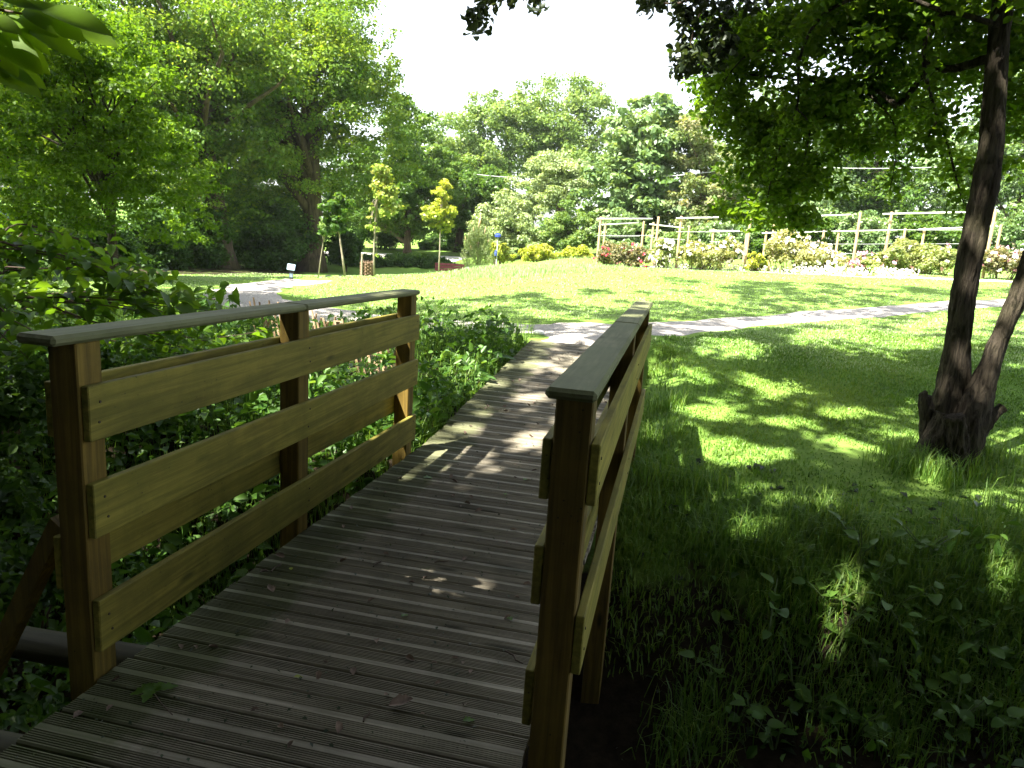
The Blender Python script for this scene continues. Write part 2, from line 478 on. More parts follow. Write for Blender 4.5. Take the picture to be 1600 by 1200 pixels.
MAT['mid'] = leafmat('mid_green_leaves', (.07, .14, .03), (.15, .24, .06), (.26, .34, .10))
MAT['yellow'] = leafmat('golden_leaves', (.20, .27, .03), (.34, .39, .05), (.50, .48, .09), trans=.4)
MAT['copper'] = leafmat('green_leaves_with_copper_tips', (.14, .24, .04), (.28, .36, .07), (.50, .40, .16), trans=.4)
MAT['near'] = leafmat('near_tree_leaves', (.045, .10, .009), (.10, .20, .014), (.18, .29, .024), trans=.6, spec=.25)
MAT['dark'] = leafmat('shadowy_oak_leaves', (.018, .03, .014), (.035, .055, .026), (.06, .08, .04), trans=.35)  # very dark green base colour over the whole leaf
MAT['bush'] = leafmat('understorey_leaves', (.022, .06, .010), (.05, .115, .017), (.10, .19, .03), trans=.48)
MAT['weed'] = leafmat('weed_leaves', (.03, .085, .015), (.07, .16, .025), (.15, .26, .045), spec=.35, rough=.42)
MAT['hazel'] = leafmat('hazel_leaves', (.05, .12, .012), (.09, .19, .015), (.16, .27, .025), trans=.55, spec=.3, rough=.42)
MAT['spray'] = leafmat('bright_spray_leaves', (.08, .16, .010), (.13, .24, .012), (.2, .32, .02), trans=.68, spec=.15, rough=.5)
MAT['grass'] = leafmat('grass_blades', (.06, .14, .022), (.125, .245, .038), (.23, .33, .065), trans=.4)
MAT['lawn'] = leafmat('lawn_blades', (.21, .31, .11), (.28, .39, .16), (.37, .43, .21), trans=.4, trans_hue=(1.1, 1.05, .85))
MAT['pine'] = leafmat('pine_needles', (.12, .18, .06), (.2, .26, .10), (.28, .30, .13), trans=.2)
MAT['candle'] = plain('pine_candles', (.42, .30, .16), .8)
MAT['rose_red'] = leafmat('red_tinged_rose_leaves', (.11, .14, .06), (.21, .21, .10), (.32, .24, .15))
MAT['rose_gold'] = leafmat('gold_tinged_rose_leaves', (.18, .22, .07), (.32, .34, .14), (.46, .40, .22))
MAT['rose_green'] = leafmat('rose_leaves', (.16, .22, .07), (.27, .33, .12), (.40, .39, .20))
MAT['white_f'] = plain('white_petals', (.80, .74, .66), .7)
MAT['pink_f'] = plain('pink_petals', (.70, .34, .46), .7)
MAT['red_f'] = plain('crimson_petals', (.50, .02, .05), .7)
MAT['pole'] = woodmat('pale_round_post_wood', (.52, .36, .21), (.34, .22, .12), axis=2, vary=.12, dirt=.1)
MAT['beam'] = plain('pale_metal_tube', (.62, .60, .58), .5)
MAT['wire'] = plain('grey_wire', (.45, .45, .45), .4)
MAT['bench'] = plain('maroon_painted_wood', (.26, .045, .07), .5)
MAT['black'] = plain('black_iron', (.02, .02, .022), .5)
MAT['white'] = plain('white_paint', (.75, .75, .74), .5, var=.04)
MAT['panel'] = plain('pale_blue_panel', (.30, .42, .52), .4, var=.25, scale=9)
MAT['blue'] = plain('blue_paint', (.03, .06, .38), .45)
MAT['stick'] = woodmat('split_chestnut_sticks', (.42, .30, .17), (.24, .16, .09), axis=2, vary=.3)
MAT['guard'] = plain('brown_wicker', (.16, .10, .055), .9, var=.3, scale=30, bump=.5)
MAT['dead'] = plain('dead_leaf_brown', (.22, .15, .11), .8, var=.3, scale=40)
MAT['screw'] = plain('rusty_screw', (.05, .035, .02), .6)
MAT['carred'] = plain('red_car_paint', (.35, .04, .05), .3)
MAT['glass'] = plain('car_glass', (.35, .5, .75), .1)
MAT['stone'] = plain('dark_stone', (.08, .08, .08), .9, var=.3, bump=.6)

# ------------------------------------------------------------------ leaves
def unit(a):
    return a / (np.linalg.norm(a, axis=-1, keepdims=True) + 1e-9)
def leaf_geo(C, N, S, asp=.55, rng=RNG, near=False, axis=None):
    n = len(C)
    t = rng.normal(size=(n, 3)) if axis is None else axis + .35 * rng.normal(size=(n, 3))
    t = unit(t - (t * N).sum(1, keepdims=True) * N)
    b = np.cross(N, t)
    S = np.broadcast_to(S, (n,))[:, None]
    lift = N * S * .18
    if not near:
        V = np.stack([C - t * S * .5, C + b * S * asp * .5 + lift, C + t * S * .5, C - b * S * asp * .5 + lift], 1).reshape(-1, 3)
        Fi = np.arange(4 * n)
        return V, 4, Fi, n
    bend = -N * S * .12
    V = np.stack([C - t * S * .5, C - t * S * .18 + b * S * asp * .5 + lift, C + t * S * .2 + b * S * asp * .4 + lift * .8, C + t * S * .5 + bend,
                  C + t * S * .2 - b * S * asp * .4 + lift * .8, C - t * S * .18 - b * S * asp * .5 + lift], 1).reshape(-1, 3)
    k = np.arange(n)[:, None] * 6
    Fi = np.concatenate([k + [0, 1, 2, 3], k + [3, 4, 5, 0]], 1)
    return V, 4, Fi.ravel(), 2 * n
def leaf_mesh(name, C, N, S, mat, asp=.55, rng=RNG, near=False, tint=None, axis=None):
    V, k, Fi, nf = leaf_geo(C, N, S, asp, rng, near, axis)
    if tint is None:
        tint = np.clip(rng.normal(.5, .18, len(C)), 0, 1)
    if near:
        tint = np.repeat(tint, 2)
    return mesh_np(name, V, k, Fi, mat, tint=tint)
def clumps(blobs, n, rng, out=.45, jitter=.08):
    vol = np.array([b[3] * b[4] * b[5] for b in blobs]) ** .8
    pick = rng.choice(len(blobs), n, p=vol / vol.sum())
    B = np.array([b[:6] for b in blobs])[pick]
    d = unit(rng.normal(size=(n, 3)))
    r = rng.random((n, 1)) ** out
    P = B[:, :3] + d * r * B[:, 3:6] * (1 + jitter * rng.normal(size=(n, 1)))
    return P, B[:, 3:6].mean(1), d
def crown_leaves(P, rc, lpc, rng, flat=.6, up=.5, outw=.55):
    n = len(P)
    m = np.maximum(3, (lpc * (rc / rc.mean()) ** 2).astype(int))
    idx = np.repeat(np.arange(n), m)
    k = len(idx)
    d = unit(rng.normal(size=(k, 3)) + np.array([0, 0, .35]))
    r = rng.random((k, 1)) ** .5
    C = P[idx] + d * r * rc[idx][:, None] * np.array([1, 1, flat])
    N = unit(outw * d + .55 * rng.normal(size=(k, 3)) + np.array([0, 0, up]))
    return C, N, idx
def make_tree(name, base, tr, blobs, nc, lpc, ls, mat, label, cat='tree', group=None, bark='bark_far', seed=1, rcs=.24, flat=.6, limbs=18, fork=None, lean=(0, 0), out=.45, up=.5, near=False, trunk_k=10, asp=.6):
    rng = np.random.default_rng(seed)
    random.seed(seed)
    base = Vector(base)
    root = empty(name, base, label=label, cat=cat, group=group)
    P, bs, dd = clumps(blobs, nc, rng, out)
    rc = bs * rcs * rng.uniform(.6, 1.35, nc)
    C, N, idx = crown_leaves(P, rc, lpc, rng, flat, up)
    ctint = rng.normal(0, .1, nc)
    tint = np.clip(.5 + ctint[idx] + rng.normal(0, .13, len(C)), 0, 1)
    b = np.array(base)
    S = ls * rng.uniform(.65, 1.25, len(C))
    obj('crown', leaf_mesh(name + '_crown', C - b, N, S, mat, asp, rng, near, tint), root)
    top = max(bb[2] for bb in blobs)
    cxy = np.average(np.array([bb[:2] for bb in blobs]), axis=0, weights=[bb[3] * bb[4] for bb in blobs])
    m = MB()
    H = top - base.z
    ax = Vector((cxy[0] - base.x, cxy[1] - base.y, 0))
    pts, rad = [], []
    for i in range(9):
        t = i / 8
        pts.append(Vector((ax.x * t ** 1.8 * .8 + .04 * H * (mnoise.noise((seed, t * 3, 0))) * t, ax.y * t ** 1.8 * .8 + .04 * H * mnoise.noise((seed, t * 3, 7)) * t, H * t * .95 - .15)))
        rad.append(tr * ((1.45 if i == 0 else 1) * (1 - .85 * t)))
    m.tube(pts, rad, trunk_k, wob=.08)
    order = np.argsort(-rc)[:limbs]
    low = min(bb[2] - bb[5] for bb in blobs) - base.z
    for j in order:
        e = Vector(P[j] - b)
        t = min(.9, max(.12, (e.z * random.uniform(.45, .75)) / H))
        k = int(t * 8)
        s = pts[k].lerp(pts[min(k + 1, 8)], t * 8 - k)
        L = (e - s).length
        mid1 = s.lerp(e, .35) + Vector((random.uniform(-.1, .1), random.uniform(-.1, .1), random.uniform(.02, .14))) * L
        mid2 = s.lerp(e, .7) + Vector((random.uniform(-.1, .1), random.uniform(-.1, .1), random.uniform(-.02, .12))) * L
        r0 = max(.012, min(rad[k] * .5, .045 * L * (tr / .3) ** .5))
        m.tube([s, mid1, mid2, e], [r0, r0 * .7, r0 * .45, r0 * .15], 5, cap=False)
    m.build('trunk', MAT[bark], root, smooth=True)
    return root
def blob(u, v, Y, ru, rv, dr=None):
    p = at(u, v, Y)
    s = Y / F_PX
    rx = ru * s
    return (p.x, p.y, p.z, rx, dr if dr else (rx + rv * s) * .5, rv * s)
def ground_at(u, Y):
    """point of the ground in the vertical plane of column u at distance Y"""
    x = ray(u, 420).x * Y
    return Vector((x, Y, tz(x, Y)))

# ================================================================== SETTING
# ground sheet
nx, ny = 300, 340
tx = np.linspace(-1, 1, nx); ty = np.linspace(-1, 1, ny)
gx = 160 * (.06 * tx + .94 * np.sign(tx) * np.abs(tx) ** 3.2)
gy = 4 + 240 * (.04 * ty + .96 * np.sign(ty) * np.abs(ty) ** 3.2)
GX, GY = np.meshgrid(gx, gy)
GZ = terrain(GX.ravel(), GY.ravel()).reshape(GX.shape)
V = np.stack([GX, GY, GZ], -1).reshape(-1, 3)
i = np.arange(nx - 1)[None, :] + np.arange(ny - 1)[:, None] * nx
Fq = np.stack([i, i + 1, i + nx + 1, i + nx], -1).reshape(-1)
V_GROUND = V
me = mesh_np('ground', V, 4, Fq, MAT['ground'], smooth=True)
bxs, bys = w2b(V[:, 0], V[:, 1])
soil = np.clip(channel(V[:, 0], V[:, 1]) * 1.6, 0, 1)
soil = np.maximum(soil, .8 * ((bxs < 0.1) & (bys < 6.2) & (bxs > -9)))
soil = np.maximum(soil, np.clip((V[:, 1] - 35) / 6, 0, .45) * (V[:, 0] > -4))
soil = np.maximum(soil, .6 * (np.hypot(V[:, 0] + 16, (V[:, 1] - 26) * .9) < 8.5))
soil = np.maximum(soil, .75 * (V[:, 1] < 1.0))
a = me.attributes.new('soil', 'FLOAT', 'POINT'); a.data.foreach_set('value', soil.astype(np.float32))
tag(obj('ground', me), kind='structure')

# paths
def catmull(P, n=8):
    out = []
    for k in range(len(P) - 1):
        p0, p1, p2, p3 = P[max(k - 1, 0)], P[k], P[k + 1], P[min(k + 2, len(P) - 1)]
        for j in range(n):
            t = j / n
            out.append(.5 * ((2 * p1) + (p2 - p0) * t + (2 * p0 - 5 * p1 + 4 * p2 - p3) * t * t + (3 * p1 - p0 - 3 * p2 + p3) * t ** 3))
    out.append(P[-1])
    return np.array(out)
PATHS = []
def path(name, pix, width, mat):
    P = [q if isinstance(q, Vector) else hit(*q) for q in pix]
    c = catmull([np.array((p.x, p.y)) for p in P], 10)
    t = np.gradient(c, axis=0); t /= np.linalg.norm(t, axis=1)[:, None] + 1e-9
    nrm = np.stack([-t[:, 1], t[:, 0]], 1)
    if hasattr(width, '__len__'):
        width = np.interp(np.linspace(0, 1, len(c)), np.linspace(0, 1, len(width)), width)
    w = width * (1 + .06 * np.sin(np.arange(len(c)) * .9))
    K = 7
    rows = []
    for k in range(K):
        q = c + nrm * (w * (k / (K - 1) - .5))[:, None]
        edge = -.03 if k in (0, K - 1) else .012
        rows.append(np.c_[q, terrain(q[:, 0], q[:, 1]) + edge])
    V = np.stack(rows, 1).reshape(-1, 3)
    ii = np.arange(K - 1)[None, :] + np.arange(len(c) - 1)[:, None] * K
    Fq = np.stack([ii, ii + 1, ii + K + 1, ii + K], -1).reshape(-1)
    o = obj(name, mesh_np(name, V, 4, Fq, mat, smooth=True))
    tag(o, kind='structure')
    PATHS.append((c, np.broadcast_to(np.asarray(w) * .5, len(c))))
    return o
path('gravel_path', [(1800, 468), (1600, 472), (1480, 478), (1300, 493), (1130, 506), (1020, 514), (900, 515), (790, 513), (680, 508), (600, 503), (520, 495), (455, 485), (400, 472), (378, 459), (400, 450), (440, 443.5), (480, 439.5)], [1.1] * 6 + [1.3] * 3 + [1.6] * 8, MAT['gravel'])
path('gravel_path', [b2w(.63, 6.45), b2w(.63, 6.9), hit(900, 515), hit(915, 508)], 1.25, MAT['gravel'])
path('far_road', [(440, 393), (520, 396), (600, 398.5), (660, 402), (720, 406)], 2.6, gravelmat('pale_road', (.6, .57, .52), (.75, .72, .67)))
path('rose_garden_path', [(1000, 417), (1100, 422), (1200, 426), (1320, 431), (1450, 435), (1600, 441), (1750, 447)], .55, gravelmat('white_gravel', (.6, .57, .52), (.78, .74, .69)))
def path_dist(X, Y):
    d = np.full(len(X), 99.)
    for c, w in PATHS:
        for s in range(0, len(X), 20000):
            q = np.stack([X[s:s + 20000], Y[s:s + 20000]], 1)
            dd = (np.sqrt(((q[:, None, :] - c[None, ::2]) ** 2).sum(-1)) - w[None, ::2]).min(1)
            d[s:s + 20000] = np.minimum(d[s:s + 20000], dd)
    return d

# ================================================================== FOOTBRIDGE
bridge = empty('footbridge', b2w(0, 0, 0), -BYAW, label='wooden footbridge with grooved plank deck and boarded railings on both sides', cat='footbridge')
W = 1.264
# deck boards : ribbed profile extruded across the bridge
PITCH_B, BW, BT = 0.1455, 0.1345, 0.028
def board_profile():
    pr = [(0.0, -BT), (0.0, -.006), (.0045, 0)]
    y = .008
    def groove(y, n):
        for _ in range(n):
            pr.extend([(y, 0), (y + .0012, -.005), (y + .0044, -.005), (y + .0056, 0)])
            y += .0082
        return y
    y = groove(y, 6)
    y2 = BW - .008 - 6 * .0082 + .0022
    groove(y2, 6)
    pr.extend([(BW - .0045, 0), (BW, -.006), (BW, -BT)])
    return pr
prof = board_profile()
def deck_mesh(seed):
    rr = random.Random(seed)
    x0, x1 = -.012 + rr.uniform(-.004, .004), W + .012 + rr.uniform(-.005, .005)
    n = len(prof)
    V = [(x0, y, z) for y, z in prof] + [(x1, y, z) for y, z in prof]
    F = [[i, i + 1, n + i + 1, n + i] for i in range(n - 1)] + [[0, n, 2 * n - 1, n - 1]]
    F += [list(range(n))[::-1], [n + i for i in range(n)]]
    me = MB().poly(V, F).mesh('deck_board', MAT['deck'])
    me.materials.append(MAT['groove_floor'])
    for p in me.polygons:
        if len(p.vertices) == 4 and max(me.vertices[i].co.z for i in p.vertices) < -.0045 and min(me.vertices[i].co.z for i in p.vertices) > -.007:
            p.material_index = 1
    return me
dms = [deck_mesh(k) for k in range(6)]
y = -1.02
k = 0
while y < 6.62:
    o = obj('deck_board', dms[k % 6], bridge, (random.uniform(-.004, .004), y, deck_z(y) + random.uniform(-.0015, .0015)))
    s = (deck_z(y + .14) - deck_z(y)) / .14
    o.rotation_euler = (math.atan(s) + R(random.uniform(-.15, .15)), R(random.uniform(-.1, .1)), R(random.uniform(-.12, .12)))
    y += PITCH_B
    k += 1
# bearers below the deck
for x in (.06, W / 2, W - .06):
    for y0, y1 in ((-.9, 2.93), (2.96, 6.55)):
        m = MB()
        m.box(x - .04, x + .04, y0, y1, -.19, -.031)
        o = m.build('bearer', MAT['post'], bridge, smooth=False)
        for v in o.data.vertices:
            v.co.z += deck_z(v.co.y) - .002
S_, T_, CT, TC, WC = .0933, .0262, 1.05, .029, .122
def rail_z(y): return BSLOPE * y
def sheared_box(x0, x1, y0, y1, z0, z1, name, mat, bev=.003, parent=bridge, segs=1):
    m = MB().box(x0, x1, y0, y1, z0, z1, bev)
    cx_, cy_, cz_ = (x0 + x1) / 2, (y0 + y1) / 2, (z0 + z1) / 2
    me = m.mesh(name, mat)
    for v in me.vertices:
        zz = rail_z(v.co.y) if y1 - y0 > .3 else rail_z(cy_)
        v.co = (v.co.x - cx_, v.co.y - cy_, v.co.z + zz - cz_)
    return obj(name, me, parent, (cx_, cy_, cz_))
screw_me = MB().tube([(0, 0, 0), (0.0022, 0, 0)], [.0042, .0038], 8).mesh('screw', MAT['screw'])
def rail(inner_sign, xin, ys, yend, y_first):
    """inner_sign +1: the deck lies at larger x (board face at xin faces +x)"""
    sgn = inner_sign
    def X(a, b):  # distances behind the inner face
        p, q = xin - sgn * a, xin - sgn * b
        return (min(p, q), max(p, q))
    for yy, zb in ys:
        x0, x1 = X(T_, T_ + S_)
        sheared_box(x0, x1, yy, yy + S_, zb, CT - TC - .001, 'post', MAT['post'], .004)
    y0, y1 = y_first + .004, yend
    for zt, zb in ((.901, .741), (.6156, .451), (.2567, .0912)):
        x0, x1 = X(0, T_ - .0015)
        br = sheared_box(x0, x1, y0 + random.uniform(-.004, .004), y1 + random.uniform(-.006, .006), zb, zt, 'rail_board', MAT['board'])
        for yy, _ in ys:
            for dz in (.035, -.035):
                s = obj('screw', screw_me, br, (sgn * (T_ - .0015) / 2, yy + S_ / 2 + random.uniform(-.012, .012) - br.location.y, dz + random.uniform(-.012, .012) + rail_z(yy)))
                s.rotation_euler = (0, 0, 0 if sgn > 0 else math.pi)
    for zt, zb in ((.901, .741), (.4393, .2724)):
        x0, x1 = X(T_ + S_ + .0015, 2 * T_ + S_)
        br = sheared_box(x0, x1, y0 + random.uniform(-.004, .004), y1 + random.uniform(-.006, .006), zb, zt, 'rail_board', MAT['board'])
        for yy, _ in ys:
            for dz in (.035, -.035):
                s = obj('screw', screw_me, br, (-sgn * (T_ - .0015) / 2, yy + S_ / 2 + random.uniform(-.012, .012) - br.location.y, dz + rail_z(yy)))
                s.rotation_euler = (0, 0, math.pi if sgn > 0 else 0)
    mid = xin - sgn * (T_ + S_ / 2)
    cuts = [y_first - .0905] + [ys[1][0] + S_ / 2] + [yend + .025]
    for c0, c1 in zip(cuts[:-1], cuts[1:]):
        sheared_box(mid - WC / 2, mid + WC / 2, c0 + .001, c1 - .001, CT - TC, CT + random.uniform(-.0015, .0015), 'handrail', MAT['cap'], .009)
rail(+1, 0.0, [(0.0, -.75), (1.2523, -.95), (2.6723, -.55)], 2.6723 + S_, 0.0)
rail(-1, W, [(.0557, -1.0), (1.78, -.95), (3.46, -.5)], 3.46 + S_ + .03, .0557)
# diagonal brace and cross logs under the bridge at the near end
def w2bz(p):
    bx, by = w2b(p.x, p.y)
    return Vector((bx, by, p.z))
b0 = Vector((-T_ - S_ - .03, .05, .47)); b1 = Vector((-.62, .12, -.30))
MB().tube([b0, b0.lerp(b1, .5), b1], [.036, .036, .036], 4).build('brace', MAT['post'], bridge)
for yy, zz, xa in ((.33, -.16, -1.0), (-.2, -.13, -1.2)):
    MB().tube([(xa, yy - .02, zz - .02), (.1, yy, zz), (.5, yy + .02, zz)], [.055, .06, .055], 10).build('cross_log', MAT['log'], bridge, smooth=True)

# ================================================================== NEAR RIGHT TREE
random.seed(21)
def thick_tube(m, pts, rad, k=26, ridge=.1, seed=0):
    pts = [Vector(p) for p in pts]
    P = catmull([np.array(p) for p in pts], 10)
    rr = catmull([np.array([r]) for r in rad], 10)[:, 0]
    k = int(k * 1.8)
    n0 = len(m.v)
    n = len(P)
    for i in range(n):
        t = Vector(P[min(i + 1, n - 1)] - P[max(i - 1, 0)]).normalized()
        a = t.cross(Vector((0, 1, 0))).normalized(); b = t.cross(a)
        for j in range(k):
            an = 2 * math.pi * j / k
            q = Vector((math.cos(an) * 3.2, math.sin(an) * 3.2, i * .16 + seed * 9))
            r = rr[i] * (1 + ridge * mnoise.noise(q) * 1.3 + ridge * .8 * mnoise.noise(q * 2.9) + ridge * .5 * abs(mnoise.noise(Vector((math.cos(an) * 9, math.sin(an) * 9, i * .35 + seed)))))
            m.v.append(tuple(Vector(P[i]) + (a * math.cos(an) + b * math.sin(an)) * r))
    for i in range(n - 1):
        for j in range(k):
            m.f.append([n0 + i * k + j, n0 + i * k + (j + 1) % k, n0 + (i + 1) * k + (j + 1) % k, n0 + (i + 1) * k + j])
    m.f.append([n0 + j for j in range(k)]); m.f.append([n0 + (n - 1) * k + j for j in range(k)])
YT = 5.6
sc = YT / F_PX
rtree = empty('tree', at(1480, 705, YT), label='dark twin-stemmed tree with a cut stub at its foot on the shaded grass', cat='tree')
RB = rtree.location
m = MB()
stemA = [(1478, 730, 44), (1484, 670, 36), (1490, 600, 25), (1498, 520, 21), (1509, 440, 21), (1524, 360, 21), (1540, 290, 22), (1549, 220, 19), (1555, 140, 18), (1561, 60, 17), (1570, -30, 16), (1580, -180, 13), (1570, -330, 9)]
thick_tube(m, [at(u, v, YT + (.0 if i < 6 else .03 * (i - 6))) - RB for i, (u, v, r) in enumerate(stemA)], [(.82 if i > 2 else .95) * r * sc for i, (_, _, r) in enumerate(stemA)], 30, .13, 1)
stemB = [(1490, 715, 36), (1515, 650, 29), (1540, 590, 19), (1562, 530, 15), (1592, 460, 15), (1620, 380, 15), (1650, 290, 14), (1680, 180, 12), (1700, 20, 9)]
thick_tube(m, [at(u, v, YT - .12) - RB for u, v, r in stemB], [(.85 if i > 1 else .95) * r * sc for i, (u, v, r) in enumerate(stemB)], 26, .14, 2)
thick_tube(m, [at(u, v, YT - .1) - RB for u, v, r in [(1462, 715, 26), (1452, 680, 22), (1448, 650, 20), (1446, 622, 19), (1446, 618, 12)]], [18 * sc, 13 * sc, 10.5 * sc, 9.5 * sc, 7.5 * sc], 18, .16, 3)
thick_tube(m, [at(u, v, YT - .05) - RB for u, v in [(1505, 700), (1530, 668), (1552, 648), (1568, 636)]], [20 * sc, 14 * sc, 9 * sc, 7 * sc], 16, .16, 4)
thick_tube(m, [at(u, v, YT - .2) - RB for u, v in [(1484, 650), (1462, 690), (1436, 712), (1412, 728), (1392, 738)]], [20 * sc, 20 * sc, 13 * sc, 8 * sc, 3 * sc], 18, .2, 5)
thick_tube(m, [at(u, v, YT - .3) - RB for u, v in [(1490, 650), (1496, 700), (1500, 735), (1502, 760)]], [14 * sc, 14 * sc, 10 * sc, 4 * sc], 18, .3, 6)
thick_tube(m, [at(u, v, YT + .1) - RB for u, v in [(1500, 650), (1518, 700), (1536, 726), (1552, 740)]], [18 * sc, 17 * sc, 10 * sc, 4 * sc], 18, .2, 7)
m.build('trunk', MAT['bark'], rtree, smooth=True)
m = MB()
limbs = [([(1548, 90), (1500, 105), (1450, 115), (1400, 165), (1355, 150), (1300, 175), (1230, 215)], 5.7, 6.6, 12),
         ([(1400, 165), (1375, 145), (1350, 140), (1290, 130), (1200, 120), (1120, 110)], 5.9, 7.2, 8),
         ([(1560, 40), (1480, 20), (1448, 60), (1445, 110), (1462, 175), (1480, 225), (1500, 300), (1512, 330)], 5.6, 5.9, 7),
         ([(1470, 180), (1450, 215), (1440, 245)], 5.7, 5.8, 3),
         ([(1450, 100), (1440, 60), (1430, 20), (1420, -40)], 5.8, 6.3, 6),
         ([(1480, 20), (1380, -10), (1290, 20), (1250, 90), (1245, 170), (1215, 240), (1195, 330)], 5.6, 6.6, 6),
         ([(1250, 90), (1180, 80), (1130, 130), (1105, 200)], 6.2, 7, 4),
         ([(1245, 170), (1265, 200), (1250, 270), (1225, 320)], 6.2, 6.8, 3),
         ([(1572, -20), (1400, -120), (1250, -90), (1150, -10), (1105, 80)], 5.6, 7.4, 8),
         ([(1360, 150), (1395, 190), (1400, 240), (1390, 300)], 6, 6.3, 3),
         ([(1560, 20), (1620, -20), (1660, 60), (1690, 160)], 5.6, 5.0, 6)]
limb_pts = []
for pix, ya, yb, r in limbs:
    n = len(pix)
    P = [np.array(at(u, v, ya + (yb - ya) * k / (n - 1)) - RB) for k, (u, v) in enumerate(pix)]
    C_ = catmull(P, 6)
    m.tube([Vector(p) for p in C_], [max(.004, .62 * r * sc * (1 - .8 * k / (len(C_) - 1))) for k in range(len(C_))], 7, wob=.1)
    limb_pts += [(c, 1) for c in C_[len(C_) // 4:]]
m.build('limb', MAT['bark'], rtree, smooth=True)
rng = np.random.default_rng(33)
regs = [(1180, 60, 7.0, 90, 55), (1300, 45, 6.6, 120, 55), (1450, 20, 6.2, 120, 45), (1575, 70, 6.2, 60, 90), (1150, 150, 7.2, 60, 60), (1210, 210, 7.0, 72, 55), (1290, 160, 6.8, 70, 50), (1370, 90, 6.4, 90, 45),
        (1222, 300, 7.0, 34, 44), (1180, 270, 7.1, 40, 36), (1600, 170, 6.4, 40, 70), (1330, 225, 6.9, 36, 30), (1490, 100, 6.6, 55, 40), (1440, 180, 7.2, 30, 30), (1240, 345, 7.2, 14, 18), (1400, 0, 6.0, 150, 30), (1150, 330, 7.1, 20, 16), (1550, 260, 6.9, 20, 30), (1120, 100, 7.3, 40, 50), (1260, 270, 7.1, 26, 30)]
P, N, S, TI = [], [], [], []
for u, v, Y, ru, rv in regs:
    b = blob(u, v, Y, ru, rv, .9)
    nc = int(8 + ru * rv / 122)
    c, bsz, dd = clumps([b], nc, rng, .6, .12)
    rc = np.full(nc, .19) * rng.uniform(.6, 1.4, nc)
    C, Nn, ix = crown_leaves(c, rc, 38, rng, .55, .75, .35)
    P.append(C); N.append(Nn); S.append(.062 * rng.uniform(.6, 1.25, len(C)))
    ct = rng.normal(0, .08, nc)
    TI.append(np.clip(.5 + ct[ix] + rng.normal(0, .14, len(C)), 0, 1))
    # fine twigs are carried by the limbs
lp = np.array([c for c, _ in limb_pts]) + np.array(RB)
C, Nn, ix = crown_leaves(lp, np.full(len(lp), .16), 14, rng, .7, .7, .3)
P.append(C); N.append(Nn); S.append(.06 * rng.uniform(.6, 1.2, len(C))); TI.append(rng.uniform(.3, .7, len(C)))
P = np.concatenate(P); N = np.concatenate(N); S = np.concatenate(S); TI = np.concatenate(TI)
obj('crown', leaf_mesh('near_crown', P - np.array(RB), N, S, MAT['near'], .7, rng, True, TI), rtree)

# ================================================================== OVERHANGING TREE (behind and above the camera, hangs into the top of the view)
def proj(P):
    d = np.asarray(P, float) - np.array([0, 0, CAM_Z])
    f = d @ np.array(_F); f = np.where(f > .05, f, .05)
    return 800 + F_PX * (d @ np.array(_RT)) / f, 600 - F_PX * (d @ np.array(_UP)) / f
KS = np.array([SUN.x / SUN.z, SUN.y / SUN.z])
# gaps in the overhead leaves, told by where their sun flecks fall (u, v, half width, half height, on deck?)
GAPS = [(1285, 835, 62, 42), (1200, 910, 34, 46), (1565, 830, 34, 40), (1175, 772, 75, 14), (1285, 762, 45, 10), (1150, 690, 100, 18), (1310, 680, 55, 12), (1205, 605, 70, 22), (1100, 640, 60, 14), (1330, 640, 60, 9), (1420, 560, 60, 12), (1150, 560, 80, 14),
        (1330, 545, 120, 14), (1080, 600, 40, 16), (1230, 520, 120, 8), (1500, 520, 80, 10), (1100, 530, 60, 6), (1230, 655, 50, 9), (1080, 740, 40, 12), (1400, 850, 30, 16), (1350, 940, 18, 12), (1390, 1100, 20, 16), (1330, 1050, 16, 10), (1450, 720, 30, 10),
        (815, 672, 48, 17), (700, 690, 55, 9), (785, 602, 45, 9), (735, 655, 50, 9), (800, 540, 60, 6), (770, 575, 60, 7), (880, 545, 60, 6), (620, 777, 20, 7), (430, 930, 17, 7), (491, 937, 9, 5), (517, 859, 12, 6), (545, 888, 8, 4), (800, 752, 30, 6), (690, 715, 25, 6), (830, 620, 50, 8), (840, 575, 40, 6), (560, 870, 9, 5), (760, 637, 40, 7),
        (560, 740, 40, 16), (590, 580, 50, 26), (470, 640, 40, 20), (720, 590, 50, 16), (700, 540, 60, 14), (760, 530, 30, 8), (300, 760, 35, 20), (480, 790, 30, 14), (300, 935, 16, 9), (60, 620, 40, 20), (640, 620, 20, 40), (1000, 325, 1, 1), (100, 790, 20, 30)]
def shade_density(X, Y):
    z = np.zeros(len(X)) + .02
    u, v = proj(np.c_[X, Y, z])
    D = np.full(len(X), 1.0)
    inv = (Y > 1.2)
    far = inv & (v < 560)
    D[inv & (v < 900)] = .95
    D[inv & (v < 760) & (u > 1000)] = .72
    D[inv & (v < 700)] = .66
    D[far] = .62
    D[inv & (u > 1060) & (v < 610)] = .6
    D[inv & (u > 1250) & (v < 570)] = .15
    D[inv & (v < 506) & (u < 1100)] = .28
    D[inv & (v < 468) & (u < 1120)] = 0
    D[inv & (u < 640) & (v < 500)] = .25
    D[inv & (u < 330) & (Y < 19)] = .4
    D[inv & (u > 420) & (v < 460) & (u < 1120)] = 0
    D[(u < 640) & (u > 140) & (v > 480) & (v < 720) & inv] = .38
    D[inv & (u > 1000) & (v < 525) & (v > 478)] = .55
    strip_ = inv & (u > 1150) & (v < 478) & (v > 452 - (u - 1150) * .035)
    D[strip_] = .9
    D[inv & (u > 1100) & (v <= 452 - (u - 1150) * .035)] = 0
    D[inv & (u > 1030) & (u < 1150) & (v < 490)] = .1
    return D
rng = np.random.default_rng(500)
n = 19500
GXs, GYs = rng.uniform(-16, 17, n), rng.uniform(-7, 19, n)
